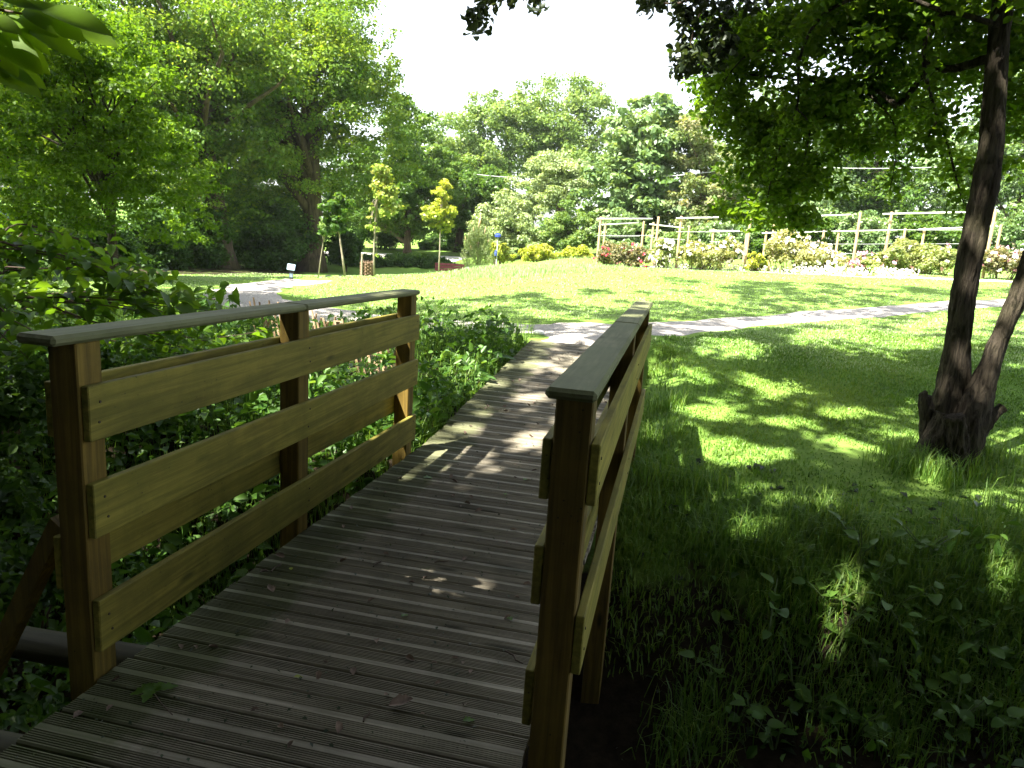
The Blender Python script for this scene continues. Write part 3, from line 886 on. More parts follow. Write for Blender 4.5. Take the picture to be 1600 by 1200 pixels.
keep = rng.random(n) < shade_density(GXs, GYs) * np.where(GYs > 12, .5, 1)
GXs, GYs = GXs[keep], GYs[keep]
ex_ = np.array([b2w(x_, y_)[:2] for x_, y_ in zip(rng.uniform(-1.2, 2.6, 1500), rng.uniform(-2.5, 2.6, 1500))])
ex2 = np.c_[rng.uniform(1.2, 6, 1300), rng.uniform(-1, 4.2, 1300)]
GXs, GYs = np.r_[GXs, ex_[:, 0], ex2[:, 0]], np.r_[GYs, ex_[:, 1], ex2[:, 1]]
Hs = rng.uniform(7.5, 10.5, len(GXs)) + np.clip(GYs - 8, 0, 12) * .25
PC = np.c_[GXs + KS[0] * Hs, GYs + KS[1] * Hs, Hs]
C, N, ix = crown_leaves(PC, rng.uniform(.2, .5, len(PC)), 26, rng, .6, .6, .3)
# keep the leaves out of the picture: whatever would hang into view is trimmed to the twigs built below
u_, v_ = proj(C)
inview = (C[:, 1] > .5) & (v_ > -40) & (u_ > -60) & (u_ < 1660)
GL = C[:, :2] - KS * C[:, 2:3]
ug, vg = proj(np.c_[GL, np.zeros(len(GL))])
gap = np.zeros(len(C), bool)
for (gu, gv, ru, rv) in GAPS:
    wob = .45 * np.sin(ug / ru * 2.3 + gv) * np.sin(vg / rv * 1.9 + gu) + .3 * np.sin(ug / ru * 5.1 + gu) * np.sin(vg / rv * 4.3)
    q = ((ug - gu) / ru) ** 2 + ((vg - gv) / rv) ** 2 + wob
    gap |= (q < rng.uniform(.35, 1.0, len(C))) & (GL[:, 1] > 1.2)
q = at(60, 50, 2.0); q = np.array([q.x - KS[0] * q.z, q.y - KS[1] * q.z])
gap |= np.hypot(*((GL - q) / np.array([1.5, .9])).T) < .15 + .05 * np.sin(GL[:, 0] * 31) * np.sin(GL[:, 1] * 37)
q = at(120, 440, 3.9); q = np.array([q.x - KS[0] * q.z, q.y - KS[1] * q.z])
gap |= (np.hypot(*((GL - q) / np.array([1.8, 1.3])).T) < .95) & (rng.random(len(C)) < .8)
okl = ~inview & ~gap
def overhead(name, base, tr, sel, label, seed):
    random.seed(seed)
    base = Vector(base)
    root = empty(name, base, label=label, cat='tree')
    o = np.array(base)
    k = okl & sel[ix]
    obj('crown', leaf_mesh('overhead_crown', C[k] - o, N[k], .17 * rng.uniform(.7, 1.25, k.sum()), MAT['dark'], .7, rng), root)
    m = MB()
    pc = PC[sel]
    H = pc[:, 2].mean()
    pts = [Vector((.1 * math.sin(t * 5) * t, .1 * math.cos(t * 4) * t, H * 1.02 * t - .2)) for t in np.linspace(0, 1, 8)]
    m.tube(pts, [tr * (1 - .8 * t) * (1.4 if t == 0 else 1) for t in np.linspace(0, 1, 8)], 14, wob=.08)
    m.build('trunk', MAT['bark'], root, smooth=True)
    m = MB()
    for j in np.linspace(0, len(pc) - 1, 46).astype(int):
        e = Vector(pc[j]) - base
        s = pts[random.randint(3, 7)]
        L = (e - s).length
        a1 = s.lerp(e, .35) + Vector((random.uniform(-.1, .1), random.uniform(-.1, .1), random.uniform(.0, .1))) * L
        a2 = s.lerp(e, .7) + Vector((random.uniform(-.1, .1), random.uniform(-.1, .1), random.uniform(.0, .06))) * L
        m.tube([s, a1, a2, e], [.10, .065, .04, .015], 6, cap=False)
    m.build('limb', MAT['bark'], root, smooth=True)
    return root
far_west = GXs < -5.5
westside = (GXs < 2.2) & ~far_west
shade = overhead('tree', (-5.2, -3.2, tz(-5.2, -3.2)), .42, westside, 'overhanging oak whose small dark twig hangs alone against the white sky', 51)
shade2 = overhead('tree', (3.4, -4.0, tz(3.4, -4.0)), .4, GXs >= 2.2, 'overhanging oak with dark sprays hanging beside the crown of the twin-stemmed tree', 52)
overhead('tree', (-17, 2.5, tz(-17, 2.5)), .45, far_west, 'tall shade tree beyond the left edge that darkens the lawn corner', 53)
sb1 = {2: (-2.0, 2.5, 8.6)}; sb2 = {0: (1.2, 2.0, 8.8)}
# hanging twigs that show at the top of the picture
def hang(root, pixs, Y, rx, rv, n, seed, mat='dark', size=.075):
    rng = np.random.default_rng(seed)
    cs = []
    for u, v, ru, rw in pixs:
        c, _, _ = clumps([blob(u, v, Y, ru, rw, .3)], n, rng, .6, .1)
        cs.append(c)
    c = np.concatenate(cs)
    C, Nn, ix = crown_leaves(c, np.full(len(c), .10), 9, rng, .8, .4, .3)
    o = root.location
    obj('foliage', leaf_mesh('hanging_leaves', C - np.array(o), Nn, size * rng.uniform(.6, 1.2, len(C)), MAT[mat], .6, rng, True), root)
hang(shade, [(752, 8, 16, 14), (750, 28, 12, 12), (745, 40, 6, 8), (790, 0, 14, 5), (840, -2, 6, 4)], 6.0, 0, 0, 5, 61)
hang(shade2, [(1070, 20, 28, 30), (1085, 55, 28, 32), (1110, 15, 35, 22), (1075, 85, 16, 18), (1070, 108, 10, 10), (1020, 3, 14, 8), (1130, 55, 18, 28), (1160, 10, 40, 18), (1120, 90, 8, 20)], 6.4, 0, 0, 12, 62)
for root, segs in ((shade, [[(770, -60), (758, -10), (752, 20), (748, 45)], [(758, -10), (800, -5), (845, 0)]]), (shade2, [[(1130, -80), (1110, -10), (1085, 40), (1072, 105)], [(1110, -10), (1060, 5), (1018, 6)], [(1110, -10), (1130, 40), (1122, 100)], [(1130, -80), (1160, -10), (1190, 20)]])):
    for pix in segs:
        mm = MB(); Y = 6.0 if root is shade else 6.4
        pts = [at(u, v, Y) - root.location for u, v in pix]
        mm.tube(pts, [.012, .009, .006, .004][:len(pts)], 5)
        mm.build('twig', MAT['twig'], root)
# limbs that carry those twigs
for root, a_, b_ in ((shade, at(770, -60, 6.0), Vector(sb1[2])), (shade2, at(1130, -80, 6.4), Vector(sb2[0]))):
    mm = MB(); a0 = a_ - root.location; b0_ = b_ - root.location
    mm.tube([b0_, b0_.lerp(a0, .4) + Vector((0, 0, -.4)), b0_.lerp(a0, .8) + Vector((0, 0, .1)), a0], [.05, .035, .02, .012], 6)
    mm.build('limb', MAT['bark'], root, smooth=True)

# ================================================================== TREES OF THE LEFT SIDE
make_tree('tree', ground_at(487, 31), .50, [blob(430, 110, 31, 160, 150, 3.8), blob(545, 120, 31, 72, 90, 2.6), blob(560, 225, 31, 85, 85, 2.6), blob(410, 250, 30, 120, 80, 3), blob(595, 150, 32, 42, 70, 2), blob(470, 20, 31, 60, 60, 2), blob(600, 290, 32, 60, 70, 2), blob(500, 320, 32, 90, 60, 2), blob(620, 215, 33, 35, 50, 1.6), blob(500, 30, 31, 50, 50, 2), blob(612, 120, 33, 30, 60, 1.8)], 620, 110, .15, MAT['oak'],
          'tall bright oak with a thick dark trunk behind the leaning sapling', seed=101, rcs=.23, flat=.5, limbs=34)
make_tree('tree', ground_at(345, 28), .50, [blob(260, 70, 27, 180, 130, 3.6), blob(320, 210, 27.5, 110, 90, 2.8), blob(210, 230, 26, 110, 90, 2.6), blob(380, 310, 28.5, 80, 60, 1.8), blob(280, 320, 27, 70, 60, 2)], 560, 105, .145, MAT['oak'],
          'broad leafy tree whose dark trunk stands at the shaded edge of the left lawn', seed=102, rcs=.23, flat=.5, limbs=30)
make_tree('tree', ground_at(36, 16), .26, [blob(60, 120, 15, 160, 130, 2.2), blob(40, 250, 15, 110, 80, 1.6), blob(150, 220, 14.5, 90, 80, 1.6), blob(100, 330, 15.5, 90, 50, 1.4), blob(-40, 330, 15, 70, 60, 1.4)], 420, 95, .10, MAT['oak'],
          'shadowy tree with a slim dark trunk beside the glimpsed car', seed=103, rcs=.22, flat=.5, limbs=26)
make_tree('tree', ground_at(636, 40), .2, [blob(640, 235, 40, 42, 75, 2.5), blob(632, 190, 41, 34, 40, 2), blob(610, 310, 40, 60, 55, 2), blob(665, 300, 41, 50, 70, 2), blob(560, 300, 41, 60, 60, 2), blob(650, 345, 40, 60, 25, 1.5)], 300, 110, .19, MAT['lime'],
          'dense dark tree whose trunk stands by the bright gap beyond the far road', seed=104, rcs=.26, limbs=18)
make_tree('tree', ground_at(715, 44), .3, [blob(730, 330, 44, 50, 60, 2), blob(710, 290, 45, 50, 50, 2), blob(760, 300, 45, 40, 40, 2)], 200, 100, .2, MAT['lime'],
          'dark bushy tree behind the golden sapling', seed=105, rcs=.27, limbs=12)
make_tree('tree', ground_at(180, 12.5), .10, [blob(120, 110, 11, 150, 110, 1.1), blob(220, 240, 11.5, 110, 80, 1.2), blob(120, 300, 11, 120, 80, 1.1), blob(40, 210, 10, 80, 110, 1.1), blob(290, 330, 12.5, 70, 60, .8), blob(60, 360, 10.5, 90, 40, .9)], 420, 58, .075, MAT['near'],
          'slender understorey tree with drooping sprays in front of the shadowy wood', seed=106, rcs=.22, flat=.42, limbs=34, bark='bark')
for k, (u, v, Y, ru, rv, lab) in enumerate([(420, 375, 30, 66, 56, 'low dark bush behind the small information panel'), (300, 375, 27, 62, 56, 'dark bush at the foot of the broad leafy tree'), (541, 386, 33, 26, 24, 'round dark holly-like bush beside the leaning sapling'),
                                          (235, 375, 24, 66, 60, 'dark bush left of the broad leafy tree'), (130, 385, 17, 70, 50, 'shadowy bush between the slim dark trunk and the lawn'), (470, 340, 34, 80, 70, 'tall understorey bush behind the bright oak'),
                                          (30, 410, 14.5, 55, 30, 'shadowy bush in front of the slim dark trunk'), (560, 409, 36, 46, 11, 'low dark mound added for the shade along the near edge of the far road'), (655, 414, 37, 55, 10, 'low dark mound added for the shade between the far road and the red bench'), (690, 385, 46, 30, 18, 'low dark bush behind the red bench'), (370, 330, 33, 80, 80, 'tall shadowy bush between the two thick trunks'), (600, 345, 44, 60, 40, 'dark bush beyond the far road')]):  # the low mounds by the far road stand in for the shaded grass bank
    g = ground_at(u, Y)
    b = blob(u, v, Y, ru, rv)
    make_tree('bush', g, .05, [b, (b[0], b[1], max(g.z + .3, b[2] - b[5] * .6), b[3] * .9, b[4], b[5] * .5)], 150, 110, .13 if Y > 20 else .09, MAT['bush'], lab, cat='bush', seed=120 + k, rcs=.3, limbs=10)

# ================================================================== TREES OF THE CENTRE AND RIGHT
make_tree('tree', ground_at(745, 60), .4, [blob(745, 220, 60, 75, 60, 4), blob(700, 230, 60, 45, 45, 3), blob(790, 190, 60, 50, 45, 3), blob(740, 290, 60, 80, 50, 3)], 200, 95, .27, MAT['mid'], 'light green tree rising behind the golden sapling', seed=131, rcs=.25, limbs=16)
make_tree('tree', ground_at(870, 62), .5, [blob(870, 175, 62, 75, 58, 4), blob(925, 180, 62, 48, 50, 3), blob(830, 210, 62, 55, 55, 3), blob(890, 250, 62, 90, 55, 4)], 230, 95, .27, MAT['mid'], 'tallest domed tree at the middle of the skyline', seed=132, rcs=.25, limbs=18)
make_tree('tree', ground_at(990, 42), .42, [blob(1000, 215, 42, 70, 60, 3), blob(985, 290, 42, 85, 70, 3), blob(1050, 200, 43, 50, 45, 2.2), blob(1010, 350, 41, 70, 40, 2)], 200, 90, .34, MAT['chest'], 'bluish green chestnut with layered boughs behind the rose frames', seed=133, rcs=.3, flat=.4, limbs=16, up=.8)
make_tree('tree', ground_at(1095, 40), .25, [blob(1090, 230, 40, 50, 60, 2), blob(1110, 300, 40, 55, 60, 2), blob(1080, 330, 40, 45, 45, 1.6)], 140, 100, .2, leafmat('pinkish_green_leaves', (.1, .16, .05), (.19, .25, .09), (.30, .27, .16)), 'pale tree with pinkish seed clusters beside the chestnut', seed=134, rcs=.28, limbs=12)
make_tree('tree', ground_at(1220, 44), .4, [blob(1210, 240, 44, 90, 90, 3), blob(1170, 320, 44, 70, 60, 2.5), blob(1260, 310, 43, 70, 60, 2.5)], 190, 100, .24, MAT['chest'], 'tall mid green tree behind the pale utility pole', seed=135, rcs=.27, limbs=16)
make_tree('tree', ground_at(1350, 46), .45, [blob(1340, 220, 46, 100, 110, 3.5), blob(1400, 300, 45, 90, 70, 3), blob(1310, 320, 44, 70, 50, 2.5), blob(1420, 170, 47, 70, 80, 3)], 220, 100, .25, MAT['lime'], 'broad dark green tree behind the middle rose frames', seed=136, rcs=.27, limbs=18)
make_tree('tree', ground_at(1580, 42), .45, [blob(1570, 200, 42, 90, 110, 3), blob(1500, 300, 42, 80, 70, 2.5), blob(1610, 310, 41, 90, 70, 2.5), blob(1640, 180, 42, 80, 120, 3)], 210, 100, .24, MAT['chest'], 'big shaded tree behind the twin-stemmed trunk', seed=137, rcs=.27, limbs=16)
make_tree('tree', ground_at(1720, 34), .4, [blob(1720, 200, 34, 110, 160, 3), blob(1700, 340, 34, 90, 70, 2.5)], 120, 90, .22, MAT['lime'], 'dark tree at the far end of the rose garden', seed=138, rcs=.27, limbs=12)
for k, (bl, lab, mt, n) in enumerate([([(870, 285, 42, 60, 45), (900, 260, 43, 40, 22), (830, 310, 42, 45, 35)], 'pale silvery shrub, the tallest below the domed tree', 'pale', 120), ([(800, 345, 40, 55, 40), (770, 355, 40, 35, 38), (810, 375, 39.5, 60, 25)], 'pale shrub beside the small pine', 'pale', 110),
                                      ([(890, 360, 39, 42, 38), (880, 385, 38.5, 45, 20)], 'round shrub between the pale shrubs and the chestnut', 'mid', 90), ([(960, 365, 37.5, 42, 34), (985, 390, 37, 50, 22)], 'leafy laurel-like bush behind the first rose frame', 'chest', 80)]):
    g = ground_at(bl[0][0], bl[0][2])
    make_tree('shrub', g, .07, [blob(*q) for q in bl], n, 130, .15, MAT[mt], lab, cat='shrub', seed=150 + k, rcs=.27, limbs=12)
for k, (u, v, Y, ru, rv, mt, lab) in enumerate([(1075, 378, 39, 34, 24, 'mid', 'leafy shrub closing the gap behind the white rose bush'), (1130, 372, 38, 40, 30, 'chest', 'dark green shrub behind the gold-tinged roses'), (1190, 366, 38, 36, 34, 'lime', 'tall dark shrub at the foot of the pale utility pole'),
                                              (1270, 362, 37, 46, 34, 'lime', 'dark shrub behind the large cream rose bush'), (1350, 366, 36, 44, 34, 'chest', 'dark green shrub behind the small purple-pink rose bush'), (1430, 366, 35.5, 46, 36, 'lime', 'dark shrub behind the broad green rose bush'),
                                              (1510, 370, 35, 44, 36, 'lime', 'dark shrub right behind the twin-stemmed trunk'), (1590, 372, 34, 50, 40, 'chest', 'shrub behind the pink rose bush at the photo edge')]):
    g = ground_at(u, Y)
    b = blob(u, v, Y, ru, rv)
    make_tree('shrub', g, .06, [b, (b[0], b[1], max(g.z + .4, b[2] - b[5] * .9), b[3], b[4], b[5] * .6)], 130, 95, .15, MAT[mt], lab, cat='shrub', seed=160 + k, rcs=.28, limbs=8)
# the wood far behind, read as one mass
rng = np.random.default_rng(170)
n = 900
X = rng.uniform(-75, 85, n); Yb = 78 + rng.uniform(-6, 10, n) - .0025 * X ** 2
Z = terrain(X, Yb) + rng.uniform(0, 1, n) ** .8 * 8.5
C, N, ix = crown_leaves(np.c_[X, Yb, Z], rng.uniform(.8, 1.6, n), 70, rng)
tag(obj('far_wood', leaf_mesh('far_wood', C, N, .5 * rng.uniform(.6, 1.2, len(C)), MAT['lime'], .7, rng)), kind='stuff', label='dense dark wood closing the view behind all the trees')
n = 420
side = rng.random(n) < .5
X = np.where(side, rng.uniform(-38, -17, n), rng.uniform(24, 60, n)); Yb = np.where(side, rng.uniform(14, 50, n), rng.uniform(44, 60, n))
Z = terrain(X, Yb) + rng.uniform(0, 1, n) * np.where(side, 9, 8)
C, N, ix = crown_leaves(np.c_[X, Yb, Z], rng.uniform(.8, 1.5, n), 90, rng)
tag(obj('side_wood', leaf_mesh('side_wood', C, N, .33 * rng.uniform(.6, 1.2, len(C)), MAT['bush'], .7, rng)), kind='stuff', label='dark wood closing both sides of the park')

rng = np.random.default_rng(172)
n = 1500
an = rng.uniform(math.pi * .93, math.pi * 1.82, n); rad_ = rng.uniform(8, 14, n)
X = rad_ * np.cos(an); Yb = rad_ * np.sin(an) + 1
Z = terrain(X, Yb) + rng.uniform(0, 1, n) * 11
C, N, ix = crown_leaves(np.c_[X, Yb, Z], rng.uniform(.8, 1.4, n), 80, rng)
u_, v_ = proj(C)
k = ~((C[:, 1] > .6) & (u_ > -40) & (u_ < 1640) & (v_ > -40) & (v_ < 1240))
tag(obj('thicket', leaf_mesh('thicket', C[k], N[k], .3 * rng.uniform(.6, 1.2, k.sum()), MAT['bush'], .7, rng)), kind='stuff', label='thick wood at the back of the near bank')

# ================================================================== YOUNG TREES
def sapling(trunk_pix, Y, bl, n, lpc, ls, mat, lab, seed, tr=.035, rcs=.42):
    g = hit(*trunk_pix[0], y0=Y - 8) if False else Vector((at(*trunk_pix[0], Y).x, Y, tz(at(*trunk_pix[0], Y).x, Y)))
    root = empty('young_tree', g, label=lab, cat='young tree')
    rng = np.random.default_rng(seed); random.seed(seed)
    m = MB()
    pts = [Vector((0, 0, -.05))] + [at(u, v, Y) - g for u, v in trunk_pix[1:]]
    m.tube(pts, [tr * (1 - .75 * k / (len(pts) - 1)) for k in range(len(pts))], 8)
    P, bs, dd = clumps([blob(*q) for q in bl], n, rng, .6)
    rc = bs * rcs * rng.uniform(.6, 1.2, n)
    for p in P[::2]:
        e = Vector(p) - g
        s = min(pts[len(pts) // 2:], key=lambda q: (q - e).length + (2 if q.z > e.z else 0))
        m.tube([s, s.lerp(e, .5) + Vector((0, 0, .05)), e], [tr * .25, tr * .18, tr * .08], 4, cap=False)
    m.build('trunk', MAT['bark_young'], root, smooth=True)
    C, N, ix = crown_leaves(P, rc, lpc, rng, .6, .5)
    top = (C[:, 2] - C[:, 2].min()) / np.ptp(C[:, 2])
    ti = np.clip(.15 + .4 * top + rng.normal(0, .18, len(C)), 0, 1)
    obj('crown', leaf_mesh('young_crown', C - np.array(g), N, ls * rng.uniform(.6, 1.2, len(C)), MAT[mat], .6, rng, False, ti), root)
    return root
sapling([(585, 433), (584, 400), (586, 350), (590, 310), (596, 275), (594, 262)], 23, [(598, 282, 23, 20, 26), (606, 312, 23, 22, 24), (580, 326, 23, 12, 10), (594, 268, 23, 9, 10), (583, 350, 23, 10, 20), (586, 400, 23, 4, 14)], 60, 34, .14, 'copper', 'young tree with copper-tinted shoots beside the brown tree guard', 201)
sapling([(685, 431), (687, 395), (688, 350), (690, 300), (690, 285)], 29, [(690, 305, 29, 15, 22), (690, 335, 29, 26, 18), (672, 346, 29, 18, 10), (712, 350, 29, 14, 7), (690, 355, 29, 22, 8)], 56, 34, .16, 'yellow', 'golden-leaved young tree in front of the red bench', 202)
sapling([(540, 438), (535, 400), (530, 365), (524, 335), (520, 315)], 21, [(526, 325, 21, 22, 20), (520, 350, 21, 24, 14), (534, 310, 21, 12, 12)], 50, 34, .13, 'lime', 'leaning sapling with a pale trunk at the edge of the mown lawn', 203)  # darker leaf material puts the shade on this sapling into its colour
sapling([(497, 434), (501, 405), (505, 378), (508, 350)], 23, [(508, 360, 23, 14, 14), (505, 345, 23, 10, 10)], 20, 26, .11, 'mid', 'thin sapling leaning the other way in front of the thick oak trunk', 204, tr=.022)

# small pine
Yp = 30.5
g = ground_at(745, Yp)
pine = empty('pine_tree', g, label='small bushy pine with pale upright shoots next to the bench', cat='pine tree')
rng = np.random.default_rng(210)
MB().tube([(0, 0, -.05), (.02, 0, .7), (0, .02, 1.6)], [.05, .04, .02], 8).build('trunk', MAT['bark_far'], pine, smooth=True)
tips, dirs = [], []
for k in range(190):
    h = rng.random() ** .8 * 1.6 + .15
    rr = (.62 - .30 * max(0, h - .7) / 1.0) * (.5 + .5 * min(1, h / .5)) * rng.random() ** .5
    an = rng.random() * 6.28
    tips.append((rr * math.cos(an), rr * math.sin(an), h)); dirs.append((math.cos(an) * .5, math.sin(an) * .5, 1))
tips = np.array(tips); dirs = unit(np.array(dirs))
idx = np.repeat(np.arange(len(tips)), 46)
d = unit(dirs[idx] * .9 + .7 * rng.normal(size=(len(idx), 3)))
Cn = tips[idx] + dirs[idx] * rng.uniform(-.15, .2, (len(idx), 1)) + d * .05
Nn = unit(np.cross(d, rng.normal(size=d.shape)))
V, kq, Fi, nf = leaf_geo(Cn, Nn, .15 * np.ones(len(Cn)), .09, rng, False, d * 3)
obj('foliage', mesh_np('pine_needles', V, kq, Fi, MAT['pine'], tint=np.clip(rng.normal(.5, .2, nf), 0, 1)), pine)
cm = MB().tube([(0, 0, 0), (0, 0, .12), (0, 0, .26)], [.016, .02, .006], 6).mesh('shoot', MAT['candle'], True)
for (u, v, s) in [(728, 372, 1), (733, 368, 1), (740, 360, 1.2), (748, 352, 1.6), (750, 346, 1.5), (757, 360, 1.2), (762, 375, .9), (745, 380, 1), (736, 385, .8), (755, 386, .9)]:
    o = obj('shoot', cm, pine, at(u, v + 6, Yp - .1) - g)
    o.scale = (s, s, s); o.rotation_euler = (0, R((u - 746) * .6), 0)

# ================================================================== HEDGE, ROSES AND ROSE FRAMES
def bushy(name, cat, bl, n, lpc, ls, mat, lab, seed, group=None, flowers=None, rcs=.3):
    Y = bl[0][2]
    g = ground_at(bl[0][0], Y)
    rng = np.random.default_rng(seed); random.seed(seed)
    root = empty(name, g, label=lab, cat=cat, group=group)
    B = [blob(*q) for q in bl]
    P, bs, dd = clumps(B, n, rng, .5)
    P[:, 2] = np.maximum(P[:, 2], g.z + .08)
    rc = bs * rcs * rng.uniform(.6, 1.3, n)
    C, N, ix = crown_leaves(P, rc, lpc, rng, .8, .4)
    C[:, 2] = np.maximum(C[:, 2], g.z + .02)
    obj('foliage', leaf_mesh(name + '_leaves', C - np.array(g), N, ls * rng.uniform(.6, 1.25, len(C)), MAT[mat], .6, rng), root)
    m = MB()
    for p in P[::max(1, n // 16)]:
        e = Vector(p) - g
        m.tube([(e.x * .5, e.y * .5, -.03), (e.x * .7, e.y * .7, e.z * .5), e], [.02, .014, .005], 4, cap=False)
    m.build('stem', MAT['twig'], root)
    if flowers:
        for mt, cnt, fs in flowers:
            d = unit(rng.normal(size=(cnt, 3)) + np.array([0, -.5, .4]))
            Bp = np.array(B)[rng.integers(0, len(B), cnt)]
            Cf = Bp[:, :3] + d * Bp[:, 3:6] * rng.uniform(.85, 1.1, (cnt, 1))
            Cf[:, 2] = np.maximum(Cf[:, 2], g.z + .08)
            k = 5
            Ci = np.repeat(Cf, k, 0) + rng.normal(0, fs * .25, (cnt * k, 3))
            Ni = unit(np.repeat(d, k, 0) + .6 * rng.normal(size=(cnt * k, 3)))
            o = obj('blossom', leaf_mesh('petals', Ci - np.array(g), Ni, fs * rng.uniform(.6, 1.1, cnt * k), MAT[mt], .9, rng), root)
            tag(o, kind='stuff')
    return root
hg = 'golden hedge shrubs behind the mown mound'
bushy('hedge', 'hedge', [(845, 398, 33, 30, 14), (830, 400, 33, 18, 12)], 60, 70, .12, 'yellow', 'golden variegated hedge shrub below the pale shrubs', 301)
bushy('hedge', 'hedge', [(905, 398, 32, 26, 13), (885, 400, 32, 18, 12)], 60, 70, .12, 'yellow', 'golden hedge shrub next to the first rose frame', 302)
bushy('shrub', 'shrub', [(780, 395, 33, 14, 14), (792, 402, 33, 14, 10), (770, 388, 33, 8, 10)], 46, 60, .13, 'yellow', 'yellow-leaved shrub around the blue post beside the small pine', 303)
rg = 'rose bushes along the frames'
bushy('rose_bush', 'rose bush', [(965, 400, 28, 34, 17), (945, 402, 28, 18, 14), (1000, 402, 28, 22, 16), (985, 388, 28, 12, 8)], 80, 70, .10, 'rose_red', 'dark reddish rose bush with crimson blooms in the first frame', 311, rg, [('red_f', 22, .10), ('pink_f', 12, .09)])
bushy('rose_bush', 'rose bush', [(1036, 392, 27.5, 18, 20), (1030, 405, 27.5, 16, 12)], 46, 60, .10, 'rose_green', 'white rose bush between the first and second frames', 312, rg, [('white_f', 60, .12)])
bushy('rose_bush', 'rose bush', [(1085, 396, 27.5, 30, 20), (1110, 402, 27, 36, 16), (1140, 390, 27, 20, 20)], 90, 70, .10, 'rose_gold', 'gold-tinged rose bush with white blooms filling the second frame', 313, rg, [('white_f', 60, .11)])
bushy('rose_bush', 'rose bush', [(1180, 408, 26, 16, 14)], 26, 60, .10, 'yellow', 'low yellow-green bush between the second and third frames', 314, rg)
bushy('rose_bush', 'rose bush', [(1235, 390, 25.5, 36, 28), (1270, 402, 25.3, 40, 22), (1300, 410, 25, 26, 14)], 110, 70, .10, 'rose_gold', 'large cream rose bush filling the third frame', 315, rg, [('white_f', 110, .12)])
bushy('rose_bush', 'rose bush', [(1350, 410, 24.5, 18, 16), (1338, 416, 24.5, 14, 10)], 36, 60, .10, 'rose_green', 'small rose bush with purple-pink blooms between the third and fourth frames', 316, rg, [('pink_f', 24, .11)])
bushy('rose_bush', 'rose bush', [(1420, 400, 24, 44, 22), (1465, 405, 23.5, 36, 22), (1400, 412, 24, 34, 14)], 120, 70, .10, 'rose_green', 'broad green rose bush with a few pink blooms in the fourth frame', 317, rg, [('pink_f', 14, .10), ('white_f', 18, .10)])
bushy('rose_bush', 'rose bush', [(1565, 408, 22, 34, 22), (1610, 412, 21.5, 30, 22)], 80, 70, .10, 'rose_red', 'pink rose bush beyond the twin-stemmed trunk', 318, rg, [('pink_f', 34, .10), ('white_f', 20, .12)])
# low white flower edging and tall meadow strip
rng = np.random.default_rng(330)
def strip(name, pix, n, hgt, ls, mat, lab, wid, seed):
    rng = np.random.default_rng(seed)
    P = [hit(u, v, 8) for u, v in pix]
    c = catmull([np.array(p) for p in P], 30)
    k = rng.integers(0, len(c), n)
    C = c[k] + rng.normal(0, 1, (n, 3)) * np.array([wid * .6, wid, 0])
    C[:, 2] = terrain(C[:, 0], C[:, 1]) + rng.random(n) * hgt
    N = unit(rng.normal(size=(n, 3)) + np.array([0, -.3, .3]))
    tag(obj(name, leaf_mesh(name, C, N, ls * rng.uniform(.6, 1.3, n), MAT[mat], .5, rng)), kind='stuff', label=lab)
strip('flower_edging', [(1025, 418), (1100, 421.5), (1200, 425), (1300, 429), (1420, 432)], 1500, .22, .10, 'white_f', 'low white blossom edging in front of the rose frames', .25, 331)

def frame(pa, pb, ya, yb, top_a, top_b, wires, lab, group, r=.047, beam_r=.028, dz=0.0):
    ga, gb = ground_at(pa, ya), ground_at(pb, yb)
    ta, tb = at(pa, top_a, ya), at(pb, top_b, yb)
    root = empty('rose_arch', (ga + gb) / 2, label=lab, cat='rose frame', group=group)
    o = root.location
    for gpt, t in ((ga, ta), (gb, tb)):
        m = MB()
        H = t.z - gpt.z
        m.tube([(0, 0, -.2), (0, 0, H * .5), (0, 0, H - .02), (0, 0, H)], [r, r * .97, r * .95, r * .8], 12)
        m.build('post', MAT['pole'], root, gpt - o, smooth=False)
    a_, b_ = ta - o + Vector((0, 0, -.09)), tb - o + Vector((0, 0, -.09))
    d = (b_ - a_).normalized() * r * .5
    MB().tube([a_ + d, b_ - d], [beam_r, beam_r], 8).build('beam', MAT['beam'], root, smooth=True)
    for f in wires:
        p, q = ga.lerp(ta, f) - o, gb.lerp(tb, f) - o
        MB().tube([p, p.lerp(q, .5) + Vector((0, 0, -.01)), q], [.008] * 3, 5).build('wire', MAT['wire'], root)
fg = 'wooden post frames of the rose garden'
frame(932, 1021, 29, 28.5, 338, 338, (.62,), 'front rose frame over the dark reddish bush with crimson blooms', fg)
frame(1056, 1163, 28, 27, 337, 335, (.7,), 'front rose frame over the gold-tinged bush with white blooms', fg)
frame(1201, 1331, 26, 25, 336, 331, (.7,), 'front rose frame over the large cream rose bush', fg)
frame(1379, 1538, 24.5, 22.5, 330, 326, (.7,), 'front rose frame over the broad green bush, partly behind the dark trunk', fg)
frame(1598, 1760, 21, 19.5, 325, 320, (.7,), 'front rose frame at the edge of the photo beyond the second stem', fg)
frame(1014, 1070, 34, 33.5, 347, 353, (.6,), 'rear rose frame behind the white rose bush', fg, .05)
frame(1108, 1160, 34, 33.5, 357, 358, (.6,), 'rear rose frame behind the second front frame', fg, .05)
frame(1190, 1279, 32, 31.5, 361, 359, (.6,), 'rear rose frame behind the large cream rose bush', fg, .05)
frame(1302, 1404, 31, 30.5, 358, 356, (.6, .35), 'rear rose frame spanning the gap between the third and fourth front frames', fg, .05)
frame(1434, 1551, 30, 29, 355, 350, (.6, .35), 'rear rose frame close behind the dark twin-stemmed trunk', fg, .05)
frame(999, 940, 34, 33, 345, 348, (.6,), 'rear rose frame behind the dark reddish bush', fg, .05)

